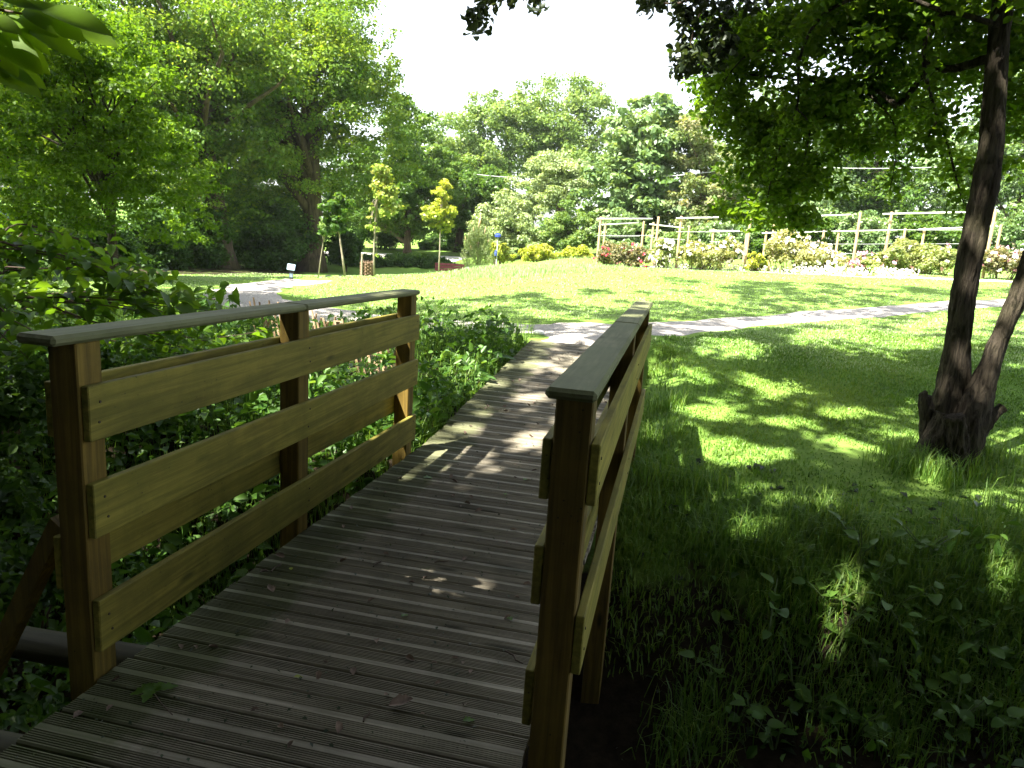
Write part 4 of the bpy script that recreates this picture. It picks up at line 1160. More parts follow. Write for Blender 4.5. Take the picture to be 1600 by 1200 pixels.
# ================================================================== SMALL THINGS OF THE PARK
# bench
Yb_ = 33
gb = at(702, 425, Yb_); gb.z = tz(gb.x, gb.y)
sb = Yb_ / F_PX
bench = empty('park_bench', gb, R(4), label='maroon slatted park bench on the shaded lawn behind the golden sapling', cat='bench')
hl = 23 * sb
zt = at(702, 412, Yb_).z - gb.z
for j in range(3):
    MB().box(-hl, hl, .16, .19, zt - .1 - j * .12, zt - j * .12, .006).build('back_slat', MAT['bench'], bench)
for j in range(3):
    MB().box(-hl, hl, -.25 + j * .13, -.14 + j * .13, zt - .46, zt - .42, .006).build('seat_slat', MAT['bench'], bench)
for s in (-.8, .8):
    m = MB(); m.box(hl * s - .03, hl * s + .03, -.24, -.19, -.1, zt - .462); m.box(hl * s - .03, hl * s + .03, .195, .24, -.1, zt); m.box(hl * s - .03, hl * s + .03, -.188, .193, zt - .51, zt - .463)
    m.build('leg', MAT['black'], bench)
# white marker post
g = at(730, 424, 30); g.z = tz(g.x, g.y)
t = at(730, 419, 30).z - g.z
pp = empty('marker_post', g, label='short white post between the bench and the small pine', cat='marker post')
MB().tube([(0, 0, -.1), (0, 0, t), (0, 0, t + .02)], [.06, .06, .045], 12).build('shaft', MAT['white'], pp)
MB().tube([(0, 0, t + .021), (0, 0, t + .05)], [.065, .05], 12).build('cap', MAT['white'], pp)
# information panel
Ys = 17
g = at(455, 436, Ys); g.z = tz(g.x, g.y)
sg = empty('information_panel', g, R(10), label='small slanted information panel on a short post beside the curving path', cat='information panel')
s1 = Ys / F_PX
MB().box(-3 * s1, 3 * s1, -.03, .03, -.1, 16 * s1, .004).build('post', MAT['black'], sg)
MB().box(-2.3 * s1, 2.3 * s1, -.042, -.032, 3 * s1, 10 * s1).build('plate', MAT['panel'], sg)
o = MB().box(-6 * s1, 6 * s1, -5.5 * s1, 5.5 * s1, -.012, .012, .004).build('panel', MAT['panel'], sg, (0, -.02, 18.5 * s1)); o.rotation_euler = (R(52), R(6), 0)
# tree guard
g = at(573, 434, 23.4); g.z = tz(g.x, g.y)
tg = empty('tree_guard', g, label='squat brown tree guard between the thin stake and the copper-tipped young tree', cat='tree guard')
s1 = 23.4 / F_PX
h = at(573, 407, 23.4).z - g.z
m = MB()
pts = [(9 * s1 * math.cos(k * math.pi / 4), 9 * s1 * math.sin(k * math.pi / 4)) for k in range(8)]
for k in range(8):
    m_ = MB().tube([(pts[k][0], pts[k][1], -.05), (pts[k][0], pts[k][1], h)], [.022, .02], 6); m_.build('stake', MAT['guard'], tg)
ring = []
for r_ in range(9):
    z = h * (.06 + .1 * r_)
    q = [(9.0 * s1 * (1 + (.12 if (k + r_) % 2 else -.12)) * math.cos(k * math.pi / 8), 9.0 * s1 * (1 + (.12 if (k + r_) % 2 else -.12)) * math.sin(k * math.pi / 8), z) for k in range(17)]
    ring.append(q)
for q in ring:
    MB().tube(q, h * .049, 5, cap=False).build('weave', MAT['guard'], tg)
# thin stake and two little marker pegs
for u, v, vt, Y, mt, r_, lab in ((565, 434, 395, 23.2, 'bark_young', .03, 'thin pale stake close beside the brown tree guard'), (532, 438, 430, 21, 'black', .05, 'little dark peg at the foot of the leaning sapling'), (513, 436, 430, 21.5, 'black', .09, 'low dark peg between the two leaning saplings')):
    g = at(u, v, Y); g.z = tz(g.x, g.y); h = at(u, vt, Y).z - g.z
    o = MB().tube([(0, 0, -.08), (0, 0, h * .94), (0, 0, h)], [r_, r_, r_ * .5], 8).build('stake', MAT[mt], None, g)
    tag(o, lab, 'stake')
# blue lantern-like post
Yq = 32.5
g = ground_at(775, Yq)
bp_ = empty('signpost', g, label='thin post with blue fittings rising out of the yellow-leaved shrub', cat='signpost')
ht = at(775, 366, Yq).z - g.z; hb = at(772, 395, Yq).z - g.z
MB().tube([(0, 0, -.1), (0, 0, ht)], [.025, .025], 8).build('shaft', MAT['wire'], bp_)
MB().tube([(0, 0, ht - .13), (0, 0, ht - .1), (0, 0, ht - .02), (0, 0, ht + .03)], [.09, .13, .13, .06], 14).build('cap', MAT['blue'], bp_)
MB().tube([(-.05, -.05, hb - .12), (-.05, -.05, hb - .05), (-.05, -.05, hb + .12)], [.05, .06, .03], 10).build('holder', MAT['blue'], bp_)
# utility pole with wire
Yu = 38
g = ground_at(1213, Yu)
tp = at(1213, 252, Yu)
up_ = empty('utility_pole', g, label='pale slim utility pole rising behind the third rose frame', cat='utility pole')
MB().tube([(0, 0, -.3), (0, 0, (tp.z - g.z) * .5), (0, 0, tp.z - g.z)], [.11, .10, .085], 12).build('shaft', MAT['white'], up_)
MB().tube([(-.35, 0, tp.z - g.z - .15), (.35, 0, tp.z - g.z - .15)], [.035, .035], 6).build('crossbar', MAT['wire'], up_)
def wire(p, q, sag, lab):
    m = MB()
    pts = [p.lerp(q, t / 12) + Vector((0, 0, -sag * 4 * (t / 12) * (1 - t / 12))) for t in range(13)]
    o = pts[0].copy()
    m.tube([x - o for x in pts], [.016] * 13, 5)
    tag(m.build('overhead_wire', MAT['wire'], None, o), lab, 'wire', 'overhead wires from the utility pole')
wire(tp + Vector((-.3, 0, -.15)), at(740, 272, 44), .5, 'thin overhead wire running from the utility pole toward the dark tree')
wire(tp + Vector((.3, 0, -.15)), at(1700, 240, 33), .35, 'thin overhead wire running from the utility pole past the twin-stemmed trunk')
# car glimpsed at the left edge
Yc = 30
g = ground_at(-22, Yc)
car = empty('parked_car', g, R(80), label='red parked car glimpsed through the leaves at the picture edge', cat='car')
g2 = MB(); sec = [(-2, .35), (-2.05, .7), (-1.2, .85), (-.7, 1.35), (.9, 1.38), (1.55, .95), (2.05, .85), (2.1, .35)]
n = len(sec)
g2.poly([(x, -.8, z) for x, z in sec] + [(x, .8, z) for x, z in sec], [[i, (i + 1) % n, n + (i + 1) % n, n + i] for i in range(n)] + [list(range(n))[::-1], [n + i for i in range(n)]])
g2.build('body', MAT['carred'], car)
for s in (-1, 1):
    MB().poly([(-.95, s * .806, .92), (-.62, s * .806, 1.28), (.85, s * .806, 1.3), (1.3, s * .806, .98)], [[0, 1, 2, 3]]).build('window', MAT['glass'], car)
    for x in (-1.3, 1.35):
        MB().tube([(x, s * .70, .32), (x, s * .83, .32)], [.32, .32], 18).build('wheel', MAT['black'], car)
MB().poly([(1.0, -.7, 1.345), (1.0, .7, 1.345), (1.56, .72, .975), (1.56, -.72, .975)], [[0, 1, 2, 3]]).build('windscreen', MAT['glass'], car)

# ================================================================== STICK FENCE BEHIND THE LEFT RAILING
fa, fb = hit(622, 606, 4), hit(395, 528, 4)
fence = empty('stick_fence', fa, label='low lattice fence of split sticks between the bridge and the path', cat='fence')
random.seed(5)
Lf = (fb - fa).length; df = (fb - fa).normalized()
nst = int(Lf / .13)
for k in range(nst):
    for s in (-1, 1):
        if random.random() < .12: continue
        p = fa + df * (k * .13 + random.uniform(-.02, .02))
        zb = tz(p.x, p.y)
        q = p + df * (s * .2)
        m = MB().tube([(0, 0, -.05), (df.x * s * .12, df.y * s * .12, .22), (df.x * s * .22, df.y * s * .22, random.uniform(.40, .5))], [.013, .0125, .010], 6)
        side = Vector((-df.y, df.x, 0)) * (.017 * s)
        m.build('stick', MAT['stick'], fence, Vector((p.x, p.y, zb)) + side - fa)
for k in range(0, nst, 9):
    p = fa + df * (k * .13 + .06)
    MB().box(-.035, .035, -.035, .035, -.2, .42, .004).build('post', MAT['stick'], fence, Vector((p.x, p.y, tz(p.x, p.y))) - fa + Vector((df.y, -df.x, 0)) * .07)

# ================================================================== GROUND PLANTS
def big_leaf(L, wd, mat, name, lobes=0, curl=.25, stalk=.12, k=8, fold=.25):
    """a flat leaf with midrib fold, along +Y from the origin"""
    m = MB()
    V, F = [], []
    for i in range(k + 1):
        t = i / k
        w = wd * .5 * (math.sin(math.pi * min(1, t ** .8)) ** .8) * (1 + (lobes * math.sin(t * math.pi * 7) if lobes else 0))
        if i in (0, k): w = .0008
        z = -curl * L * (t ** 2) + .02 * L * math.sin(t * 6)
        y = L * (stalk + t * (1 - stalk))
        V += [(-w, y, z + fold * w), (0, y, z), (w, y, z + fold * w)]
    for i in range(k):
        a = i * 3
        F += [[a, a + 1, a + 4, a + 3], [a + 1, a + 2, a + 5, a + 4]]
    m.poly(V, F)
    m.tube([(0, 0, 0), (0, L * stalk * 1.05, -.001)], [L * .012, L * .01], 4, cap=False)
    me = m.mesh(name, mat, True)
    a = me.attributes.new('tint', 'FLOAT', 'FACE')
    a.data.foreach_set('value', np.full(len(me.polygons), random.uniform(.35, .65), np.float32))
    return me
dock_leaves = [big_leaf(.2, .075, MAT['weed'], 'leaf', 0, .35, .25) for _ in range(3)]
brm_leaves = [big_leaf(.11, .062, MAT['weed'], 'leaf', 0, .2, .2) for _ in range(3)]
def leafy(name, loc, leaves, n, h, spread, lab, cat='weed', seed=0, sc=(.7, 1.2), pitch=(-10, 45), stems=3, group=None):
    rr = random.Random(seed)
    root = empty(name, loc, rr.uniform(0, 6.28), label=lab, cat=cat, group=group)
    m = MB()
    ends = []
    for s in range(stems):
        an = rr.uniform(0, 6.28); hh = h * rr.uniform(.6, 1)
        e = Vector((math.cos(an) * spread * rr.uniform(.3, 1), math.sin(an) * spread * rr.uniform(.3, 1), hh))
        pts = [Vector((0, 0, -.03)), Vector((e.x * .3, e.y * .3, hh * .55)), e]
        m.tube(pts, [.005, .004, .0025], 5)
        ends.append(pts)
    m.build('stem', MAT['stem'], root)
    for k in range(n):
        pts = ends[k % stems]
        t = rr.uniform(.25, 1)
        p = pts[0].lerp(pts[1], t * 2) if t < .5 else pts[1].lerp(pts[2], t * 2 - 1)
        o = obj('leaf', leaves[k % len(leaves)], root, p)
        s = rr.uniform(*sc)
        o.scale = (s, s, s)
        o.rotation_euler = (R(rr.uniform(*pitch)), R(rr.uniform(-25, 25)), rr.uniform(0, 6.28))
    return root
wi = 0
def on_ground(u, v, y0=2.0):
    return hit(u, v, y0)
dg = 'broad-leaved weeds along the deck edge'
for k, (u, v, n, h, lab) in enumerate([(795, 560, 9, .25, 'dock-like weed with arching leaves at the far deck corner'), (765, 585, 8, .2, 'low dock-like weed halfway along the unrailed deck'), (735, 615, 8, .2, 'leafy weed touching the unrailed deck nearest the railing end'),
                                    (690, 520, 10, .3, 'upright weed just beyond the end of the left railing'), (640, 545, 8, .3, 'weed rising behind the last post of the left railing'), (720, 545, 9, .22, 'spreading weed amid the rank grass by the path'), (770, 535, 9, .25, 'broad weed in front of the gravel path'),
                                    (675, 650, 9, .2, 'weed leaning over the deck beside the last left post'), (560, 720, 10, .22, 'bright weed below the middle of the left railing'), (520, 790, 8, .18, 'pale-leaved weed beside the deck under the middle left post')]):
    leafy('weed', on_ground(u, v, 4.0 if v < 700 else 3.0), dock_leaves, n, h, .14, lab, seed=400 + k)
for k, (u, v, n, h, lab) in enumerate([(1195, 1030, 9, .45, 'tall pale-leaved bramble shoot rising from the dark ditch'), (1300, 1050, 9, .3, 'bramble with the brightest leaves on the ditch bank'), (1400, 1060, 8, .3, 'bramble beside the long grass on the ditch bank'), (1150, 1150, 10, .2, 'low bramble at the bottom edge near the railing'),
                                     (1260, 1130, 10, .22, 'bramble cluster low on the ditch bank'), (1420, 1150, 10, .25, 'bramble at the bottom edge below the twin-stemmed trunk'), (1540, 1100, 10, .25, 'bramble close to the corner of the grass'), (1350, 960, 8, .2, 'small bramble above the ditch on the shaded turf'), (1460, 1000, 8, .2, 'small weed in the long grass below the trunk'), (1580, 1000, 8, .2, 'weed near the picture edge below the trunk'),
                                     (1330, 1180, 10, .2, 'bramble half cut off by the bottom edge')]):
    leafy('bramble', on_ground(u, v, 1.2), brm_leaves, n, h, .2, lab, cat='bramble', seed=440 + k, sc=(.6, 1.1))
rr_ = random.Random(88)
_desc = ['low bramble with small leaves', 'spindly bramble shoot', 'bramble with drooping leaves', 'flat-leaved seedling', 'spreading bramble']
_where = [(1110, 1100, 'nearest the foot of the right railing'), (1210, 1175, 'at the bottom edge left of the biggest bramble'), (1290, 990, 'on the slope above the tall pale-leaved shoot'), (1360, 1100, 'in the middle of the ditch bank'), (1470, 1120, 'between two bramble tufts at the lower edge'), (1500, 1050, 'in the long grass below the leaning second stem'),
          (1570, 1160, 'in the lowest corner of the bank'), (1480, 1180, 'cut off by the lower edge under the trunk'), (1390, 1010, 'beside a tuft of arching grass'), (1240, 1080, 'half hidden behind the tall pale-leaved shoot'), (1340, 900, 'by the sunlit grass tuft'), (1440, 900, 'in the shaded turf below the trunk')]
for k, (u, v, wh) in enumerate(_where):
    leafy('bramble', on_ground(u, v, 1.2), brm_leaves, 9 + k % 4, .2 + .03 * (k % 4), .2, _desc[k % 5] + ' ' + wh, cat='bramble', seed=480 + k, sc=(.5, 1.1), stems=4)
leafy('weed', hit(330, 930, 2.2) + Vector((0, 0, .05)), brm_leaves, 6, .18, .1, 'pale seedling in the gap between deck and bottom left rail board', seed=470)

# undergrowth on the left of the bridge and rank herbs, uncountable
def off_fence(X, Y, r, wid=.6, p=.9):
    ab = np.array((fb.x - fa.x, fb.y - fa.y)); L2 = ab @ ab
    q = np.stack([X - fa.x, Y - fa.y], -1)
    t = (q @ ab) / L2
    side = (q[:, 0] * ab[1] - q[:, 1] * ab[0]) / math.sqrt(L2)
    # the open strip lies on the bridge side of the fence
    near = (t > -.05) & (t < 1.05) & (np.abs(side) < wid)
    return ~(near & (r.random(len(X)) < p))
def ground_leaves(name, n, region, ls, hgt, mat, lab, seed, dens=None, near=True, up=.8):
    rng = np.random.default_rng(seed)
    x0, x1, y0, y1 = region     # bridge axes
    bx, by = rng.uniform(x0, x1, n), rng.uniform(y0, y1, n)
    X = (bx - BCX) * ca + (by - BCY) * sa; Y = -(bx - BCX) * sa + (by - BCY) * ca
    hm = .5 + .5 * np.sin(X * 2.3 + 1) * np.sin(Y * 1.9) + .35 * np.sin(X * 5.1) * np.sin(Y * 6.3 + 2)
    ok = (path_dist(X, Y) > .06) & (hm > rng.uniform(-.4, .7, n))
    ok &= off_fence(X, Y, rng)
    if dens is not None: ok &= dens(bx, by, X, Y, rng)
    X, Y, hm = X[ok], Y[ok], hm[ok]
    k = len(X)
    Z = terrain(X, Y) + rng.random(k) ** 1.3 * hgt * np.clip(hm + .3, .25, 1.3)
    N = unit(rng.normal(size=(k, 3)) * .55 + np.array([0, 0, up]))
    tag(obj(name, leaf_mesh(name, np.c_[X, Y, Z], N, ls * (.3 + 1.5 * rng.random(k) ** 2.2), MAT[mat], .55, rng, near)), kind='stuff', label=lab)
ground_leaves('undergrowth', 26000, (-5.5, -.1, -.3, 3.4), .075, .5, 'weed', 'dense low undergrowth filling the ditch beside the left railing', 501, dens=lambda bx, by, X, Y, r: bx < -.16)
ground_leaves('undergrowth', 20000, (-4.5, -.03, 3.0, 6.7), .07, .42, 'weed', 'dense leafy weeds between the left railing, the deck and the path', 502)
ground_leaves('undergrowth', 16000, (1.6, 7, -1.6, 2.9), .06, .3, 'weed', 'low ivy and weeds on the dark ditch bank', 503, dens=lambda bx, by, X, Y, r: r.random(len(bx)) < np.clip((bx - 1.5) * .4, .06, .6))
ground_leaves('leaf_litter', 2500, (1.5, 6, -1, 3.5), .05, .02, 'dark', 'brown dead leaves lying on the ditch slope', 504, near=False, up=2)

# ------------------------------------------------------------------ grass
def blades(name, X, Y, h, w, mat, lab, seed, bend=.5, tint=None):
    rng = np.random.default_rng(seed)
    n = len(X)
    Z = terrain(X, Y) - .005
    an = rng.random(n) * 6.283
    d = np.c_[np.cos(an), np.sin(an), np.zeros(n)]
    s = np.c_[-d[:, 1], d[:, 0], np.zeros(n)]
    B = np.c_[X, Y, Z]
    h = np.broadcast_to(h, n)[:, None] * rng.uniform(.55, 1.3, (n, 1)); w = np.broadcast_to(w, n)[:, None]
    bd = bend * rng.uniform(.2, 1.2, (n, 1))
    up = np.array([0, 0, 1.0])
    m = B + up * h * .6 + d * h * bd * .25
    t = B + up * h * (1 - .25 * bd) + d * h * bd * .8
    V = np.stack([B - s * w, B + s * w, m + s * w * .7, m - s * w * .7, t], 1).reshape(-1, 3)
    k = np.arange(n)[:, None] * 5
    Fi = np.concatenate([k + [0, 1, 2, 3], k + [3, 2, 4]], 1).ravel()
    tot = np.tile([4, 3], n)
    if tint is None: tint = np.clip(rng.normal(.5, .2, n), 0, 1)
    o = obj(name, mesh_np(name, V, tot, Fi, MAT[mat], tint=np.repeat(tint, 2)))
    tag(o, kind='stuff', label=lab)
    return o
def scatter(n, x0, x1, y0, y1, seed, keep):
    rng = np.random.default_rng(seed)
    X, Y = rng.uniform(x0, x1, n), rng.uniform(y0, y1, n)
    bx, by = w2b(X, Y)
    # only where the view (with a margin) can see it
    ok = (np.abs(X) < .95 * Y + 1.5) & keep(X, Y, bx, by, rng)
    X, Y = X[ok], Y[ok]
    ok = path_dist(X, Y) > .0
    return X[ok], Y[ok]
def nz(X, Y, s, o=0):
    return .5 + .25 * (np.sin(X * s + o) * np.sin(Y * s * .9 + 2 * o) + np.sin(X * s * 2.3 + 1.7 + o) * np.sin(Y * s * 2.1 - .6 + o))
def off_deck(bx, by): return (bx > W + .17) | (bx < -.05) | (by > 6.75) | (by < -1.2)
ch = lambda X, Y: channel(X, Y)
# shaded turf right of the bridge
X, Y = scatter(420000, .2, 11, 1.6, 11, 601, lambda X, Y, bx, by, r: (bx > W + .07) & (ch(X, Y) < .75) & (r.random(len(X)) < np.clip((nz(X, Y, .95, 4) - .22) * 4, .12, 1) * (.35 + .9 * nz(X, Y, 2.1)) * np.clip(1.3 - ch(X, Y) * 1.35, .1, 1)) & (r.random(len(X)) < np.clip(1.3 - Y * .05, .4, 1)))
hh = .022 + .03 * nz(X, Y, 1.3, 1) ** 2 + .07 * np.exp(-((w2b(X, Y)[0] - 1.5) / .16) ** 2) * nz(X, Y, 3.1, 2) + .07 * np.clip(1 - (w2b(X, Y)[1] - 1.5) / 2.0, 0, 1) * nz(X, Y, 2.7, 1)
rng = np.random.default_rng(602)
ti = np.clip(.15 + .7 * nz(X, Y, 1.1, 2) + rng.normal(0, .15, len(X)), 0, 1)
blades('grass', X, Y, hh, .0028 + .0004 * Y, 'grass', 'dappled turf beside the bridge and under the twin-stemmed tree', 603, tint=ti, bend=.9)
# long grass tufts on the ditch bank
rng = np.random.default_rng(610)
cx_, cy_ = [], []
for u, v in [(1290, 830), (1270, 850), (1310, 845), (1200, 910), (1195, 895), (1330, 870), (1560, 820), (1580, 870), (1540, 880), (1500, 950), (1450, 980), (1530, 1010), (1580, 1060), (1400, 1000), (1480, 1080), (1350, 1020), (1250, 1000), (1060, 1180), (1180, 1060), (1380, 1120), (1560, 960), (1420, 900), (1120, 850), (1020, 760), (1030, 700), (1040, 640), (1100, 780), (1500, 880), (1440, 930), (1480, 1020), (1560, 1020), (1590, 1120), (1520, 1140), (1405, 738), (1440, 735), (1475, 752), (1515, 742), (1548, 722), (1425, 722), (1440, 1060), (1600, 980), (1410, 1180), (1300, 1150), (1100, 1160), (1230, 950)]:
    p = hit(u, v, 1.2)
    k = 170
    cx_.append(p.x + rng.normal(0, .10, k)); cy_.append(p.y + rng.normal(0, .10, k))
X, Y = np.concatenate(cx_), np.concatenate(cy_)
blades('long_grass', X, Y, .2, .0035, 'grass', 'long arching grass tufts on the ditch bank and deck side', 611, bend=1.0)
# mown mound
def moundkeep(X, Y, bx, by, r): return (off_deck(bx, by)) & (by > 6.9) & (r.random(len(X)) < np.clip(2.2 - Y * .11, .22, 1)) & ~((X < -9) & (Y > 18))
X, Y = scatter(330000, -11, 17, 8, 26, 620, moundkeep)
rng = np.random.default_rng(621)
ti = np.clip(.3 + .4 * nz(X, Y, .8, 3) + rng.normal(0, .12, len(X)), 0, 1)
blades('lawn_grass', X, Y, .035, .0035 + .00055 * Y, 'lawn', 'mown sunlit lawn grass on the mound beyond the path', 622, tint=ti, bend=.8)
P_ = catmull([np.array(hit(u, v, 8)) for u, v in [(765, 425), (830, 421), (925, 416)]], 60)
rng = np.random.default_rng(640)
k_ = rng.integers(0, len(P_), 16000)
q_ = P_[k_, :2] + rng.normal(0, 1, (16000, 2)) * np.array([.6, 1.6])
blades('meadow_grass', q_[:, 0], q_[:, 1], .12, .009, 'lawn', 'long pale grass left uncut behind the mown mound', 641, bend=.6)
# rank grass among the weeds left of the deck
X, Y = scatter(80000, -7, 1, 3.5, 10.5, 630, lambda X, Y, bx, by, r: (bx < -.05) & (by > 1.8) & (by < 7.3) & off_fence(X, Y, r) & (r.random(len(X)) < nz(X, Y, 2.2)))
blades('rank_grass', X, Y, .3, .0032, 'grass', 'rank grass between the weeds and the path', 631, bend=.9)

# ================================================================== NEAR SHRUB ON THE LEFT AND OVERHANGING SPRAY
hz_leaves = [big_leaf(.115, .062, MAT['hazel'], 'leaf', .05, .2, .1, 9) for _ in range(4)]
def leafy_branch(root, pts, n, leaves, seed, sc=(.7, 1.1), droop=20, r0=.008, bark='twig', spread=.05):
    rr = random.Random(seed)
    C_ = catmull([np.array(p) for p in pts], 6)
    m = MB().tube([Vector(p) for p in C_], [max(.0015, r0 * (1 - .85 * i / (len(C_) - 1))) for i in range(len(C_))], 6)
    m.build('branch', MAT[bark], root, smooth=True)
    for k in range(n):
        t = (k + rr.random()) / n
        i = min(len(C_) - 2, int((.12 + .88 * t) * (len(C_) - 1)))
        p = Vector(C_[i]).lerp(Vector(C_[i + 1]), rr.random())
        d = (Vector(C_[i + 1]) - Vector(C_[i])).normalized()
        hd = math.atan2(d.y, d.x) - math.pi / 2 + (1 if k % 2 else -1) * R(rr.uniform(25, 75))
        o = obj('leaf', leaves[k % len(leaves)], root, p + Vector((rr.uniform(-1, 1), rr.uniform(-1, 1), rr.uniform(-.6, .3))) * spread)
        s = rr.uniform(*sc)
        o.scale = (s, s, s)
        o.rotation_euler = (R(rr.uniform(-droop - 20, -droop + 25)), R(rr.uniform(-30, 30)), hd)
g = hit(-60, 800, 3.0); 
hazel = empty('hazel_shrub', g, label='hazel-like shrub with arching boughs of broad leaves leaning over the left railing', cat='shrub')
A = lambda u, v, Y: at(u, v, Y) - g
boughs = [([(-60, 640, 3.9), (-20, 480, 3.8), (60, 466, 3.75), (160, 466, 3.8), (250, 478, 3.9), (330, 485, 4.0)], 26), ([(-60, 640, 3.9), (-30, 440, 4.0), (60, 420, 4.1), (150, 425, 4.2), (230, 455, 4.3)], 24), ([(-50, 620, 3.8), (-20, 400, 3.6), (40, 390, 3.6), (120, 405, 3.7), (200, 440, 3.8), (260, 460, 3.9)], 26),
          ([(60, 470, 3.8), (140, 500, 4.2), (230, 520, 4.5), (330, 528, 4.8), (420, 515, 5.0)], 30), ([(-40, 560, 3.9), (40, 480, 4.4), (140, 500, 4.8), (230, 515, 5.1)], 22), ([(-60, 600, 4.4), (0, 370, 4.6), (90, 365, 4.8), (180, 400, 5.0), (250, 430, 5.2)], 26), ([(-70, 600, 3.4), (-30, 470, 3.3), (20, 500, 3.3), (60, 520, 3.3)], 12), ([(100, 470, 4.3), (200, 470, 4.4), (270, 490, 4.6), (300, 505, 4.7)], 18)]
for k, (pp, n) in enumerate(boughs):
    leafy_branch(hazel, [A(*q) for q in pp], n, hz_leaves, 700 + k, sc=(.75, 1.15), spread=.07)
rr = random.Random(77)
CC = []
for k, (pp, n) in enumerate(boughs):
    for rep_ in range(3):
        du, dv, dY = rr.uniform(-40, 30), rr.uniform(-25, 45), rr.uniform(-.1, .7)
        pts = [A(u + du, v + dv * (i / (len(pp) - 1)), Y + dY) for i, (u, v, Y) in enumerate(pp)]
        C_ = catmull([np.array(p) for p in pts], 6)
        MB().tube([Vector(p) for p in C_], [max(.0015, .006 * (1 - .85 * i / (len(C_) - 1))) for i in range(len(C_))], 5).build('branch', MAT['twig'], hazel, smooth=True)
        CC.append(np.repeat(C_[2:], 2, 0))
CC = np.concatenate(CC)
rng = np.random.default_rng(78)
tag(obj('foliage', leaf_mesh('hazel_mass', CC + rng.normal(0, .055, CC.shape), unit(rng.normal(size=CC.shape) * .5 + [0, -.2, .8]), .085 * rng.uniform(.6, 1.25, len(CC)), MAT['hazel'], .55, rng, True), hazel), kind='stuff')
# bright spray at the top left
sp_leaves = [big_leaf(.155, .062, MAT['spray'], 'leaf', 0, .12, .06, 10) for _ in range(3)]
g2 = at(-140, -60, 2.0)
spray = empty('ash_spray', g2, label='bright overhanging spray of long pointed leaves in the upper corner', cat='branch')
rr = random.Random(9)
B2 = lambda u, v, Y: at(u, v, Y) - g2
leafs = [((20, 10), (105, 12)), ((35, 10), (125, 50)), ((60, 15), (172, 40)), ((70, 35), (180, 58)), ((30, 25), (85, 48)), ((0, 25), (58, 50)), ((40, 45), (130, 85)), ((20, 35), (80, 82)), ((0, 40), (30, 60)), ((-10, 50), (60, 105)), ((-20, 60), (25, 110)), ((-20, -5), (60, 6)), ((-30, 30), (28, 42)), ((10, 60), (75, 108)), ((-30, 80), (20, 125)), ((-40, 100), (60, 135)), ((30, 0), (110, -10)), ((-20, 90), (70, 128))]
twg = [(-140, -60, 2.0), (-60, -10, 2.0), (0, 15, 2.0), (60, 25, 2.0), (110, 40, 2.02)]
C_ = catmull([np.array(B2(*q)) for q in twg], 5)
MB().tube([Vector(p) for p in C_], [max(.0015, .006 * (1 - .8 * i / (len(C_) - 1))) for i in range(len(C_))], 6).build('branch', MAT['twig'], spray, smooth=True)
C2 = catmull([np.array(B2(*q)) for q in [(-100, -30, 2.0), (-60, 50, 1.95), (-30, 80, 1.95), (0, 95, 1.95)]], 5)
MB().tube([Vector(p) for p in C2], [.003] * len(C2), 5).build('branch', MAT['twig'], spray, smooth=True)
for _ in range(30):
    ua, va = rr.uniform(-150, 10), rr.uniform(-110, 40)
    leafs.append(((ua, va), (ua + rr.uniform(30, 90), va + rr.uniform(-20, 50))))
leafs = [q for q in leafs if q[1][0] < 20 or q[1][1] > 0]
for k, ((ua, va), (ub, vb)) in enumerate(leafs):
    Ya = 2.0 + rr.uniform(-.06, .06); Yb2 = Ya + rr.uniform(-.08, .02)
    pa, pb = at(ua, va, Ya), at(ub, vb, Yb2)
    yv = (pb - pa); L = yv.length; yv.normalize()
    upv = Vector((rr.uniform(-.35, .35), -.55, .8))
    zv = (upv - yv * upv.dot(yv)).normalized(); xv = yv.cross(zv)
    s = L / .155
    o = obj('leaf', sp_leaves[k % 3], spray)
    o.matrix_local = Matrix(((xv.x * s, yv.x * s, zv.x * s, pa.x - g2.x), (xv.y * s, yv.y * s, zv.y * s, pa.y - g2.y), (xv.z * s, yv.z * s, zv.z * s, pa.z - g2.z), (0, 0, 0, 1)))
# small-leaved dark shrubs at the lower left, outside the railing
for k, (bl, n, lab) in enumerate([([(20, 620, 3.6, 70, 90), (-10, 760, 3.3, 60, 100)], 90, 'dark small-leaved shrub outside the near left post'), ([(40, 900, 3.0, 60, 80), (-30, 1000, 2.6, 60, 90)], 70, 'dark low shrub below the diagonal brace'), ([(150, 560, 5.0, 80, 30), (60, 560, 4.6, 60, 40), (260, 560, 5.6, 70, 30)], 90, 'leafy shrub seen between handrail and top board of the left railing')]):
    gq = hit(bl[0][0], bl[0][1] + bl[0][4] + 40, 2.0)
    B = [blob(*q, .35) for q in bl]
    rng = np.random.default_rng(720 + k); random.seed(720 + k)
    root = empty('shrub', gq, label=lab, cat='shrub')
    P, bs, dd = clumps(B, n, rng, .6)
    C, N, ix = crown_leaves(P, np.full(n, .10) * rng.uniform(.6, 1.4, n), 24, rng, .6, .7)
    obj('foliage', leaf_mesh('shrub_leaves', C - np.array(gq), N, .05 * rng.uniform(.6, 1.3, len(C)), MAT['weed' if k == 2 else 'bush'], .6, rng, True), root)
    m = MB()
    for p in P[::5]:
        e = Vector(p) - gq
        m.tube([(e.x * .3, e.y * .3, -.05), Vector((e.x * .6, e.y * .6, e.z * .55)), e], [.008, .006, .002], 5, cap=False)
    m.build('stem', MAT['twig'], root, smooth=True)

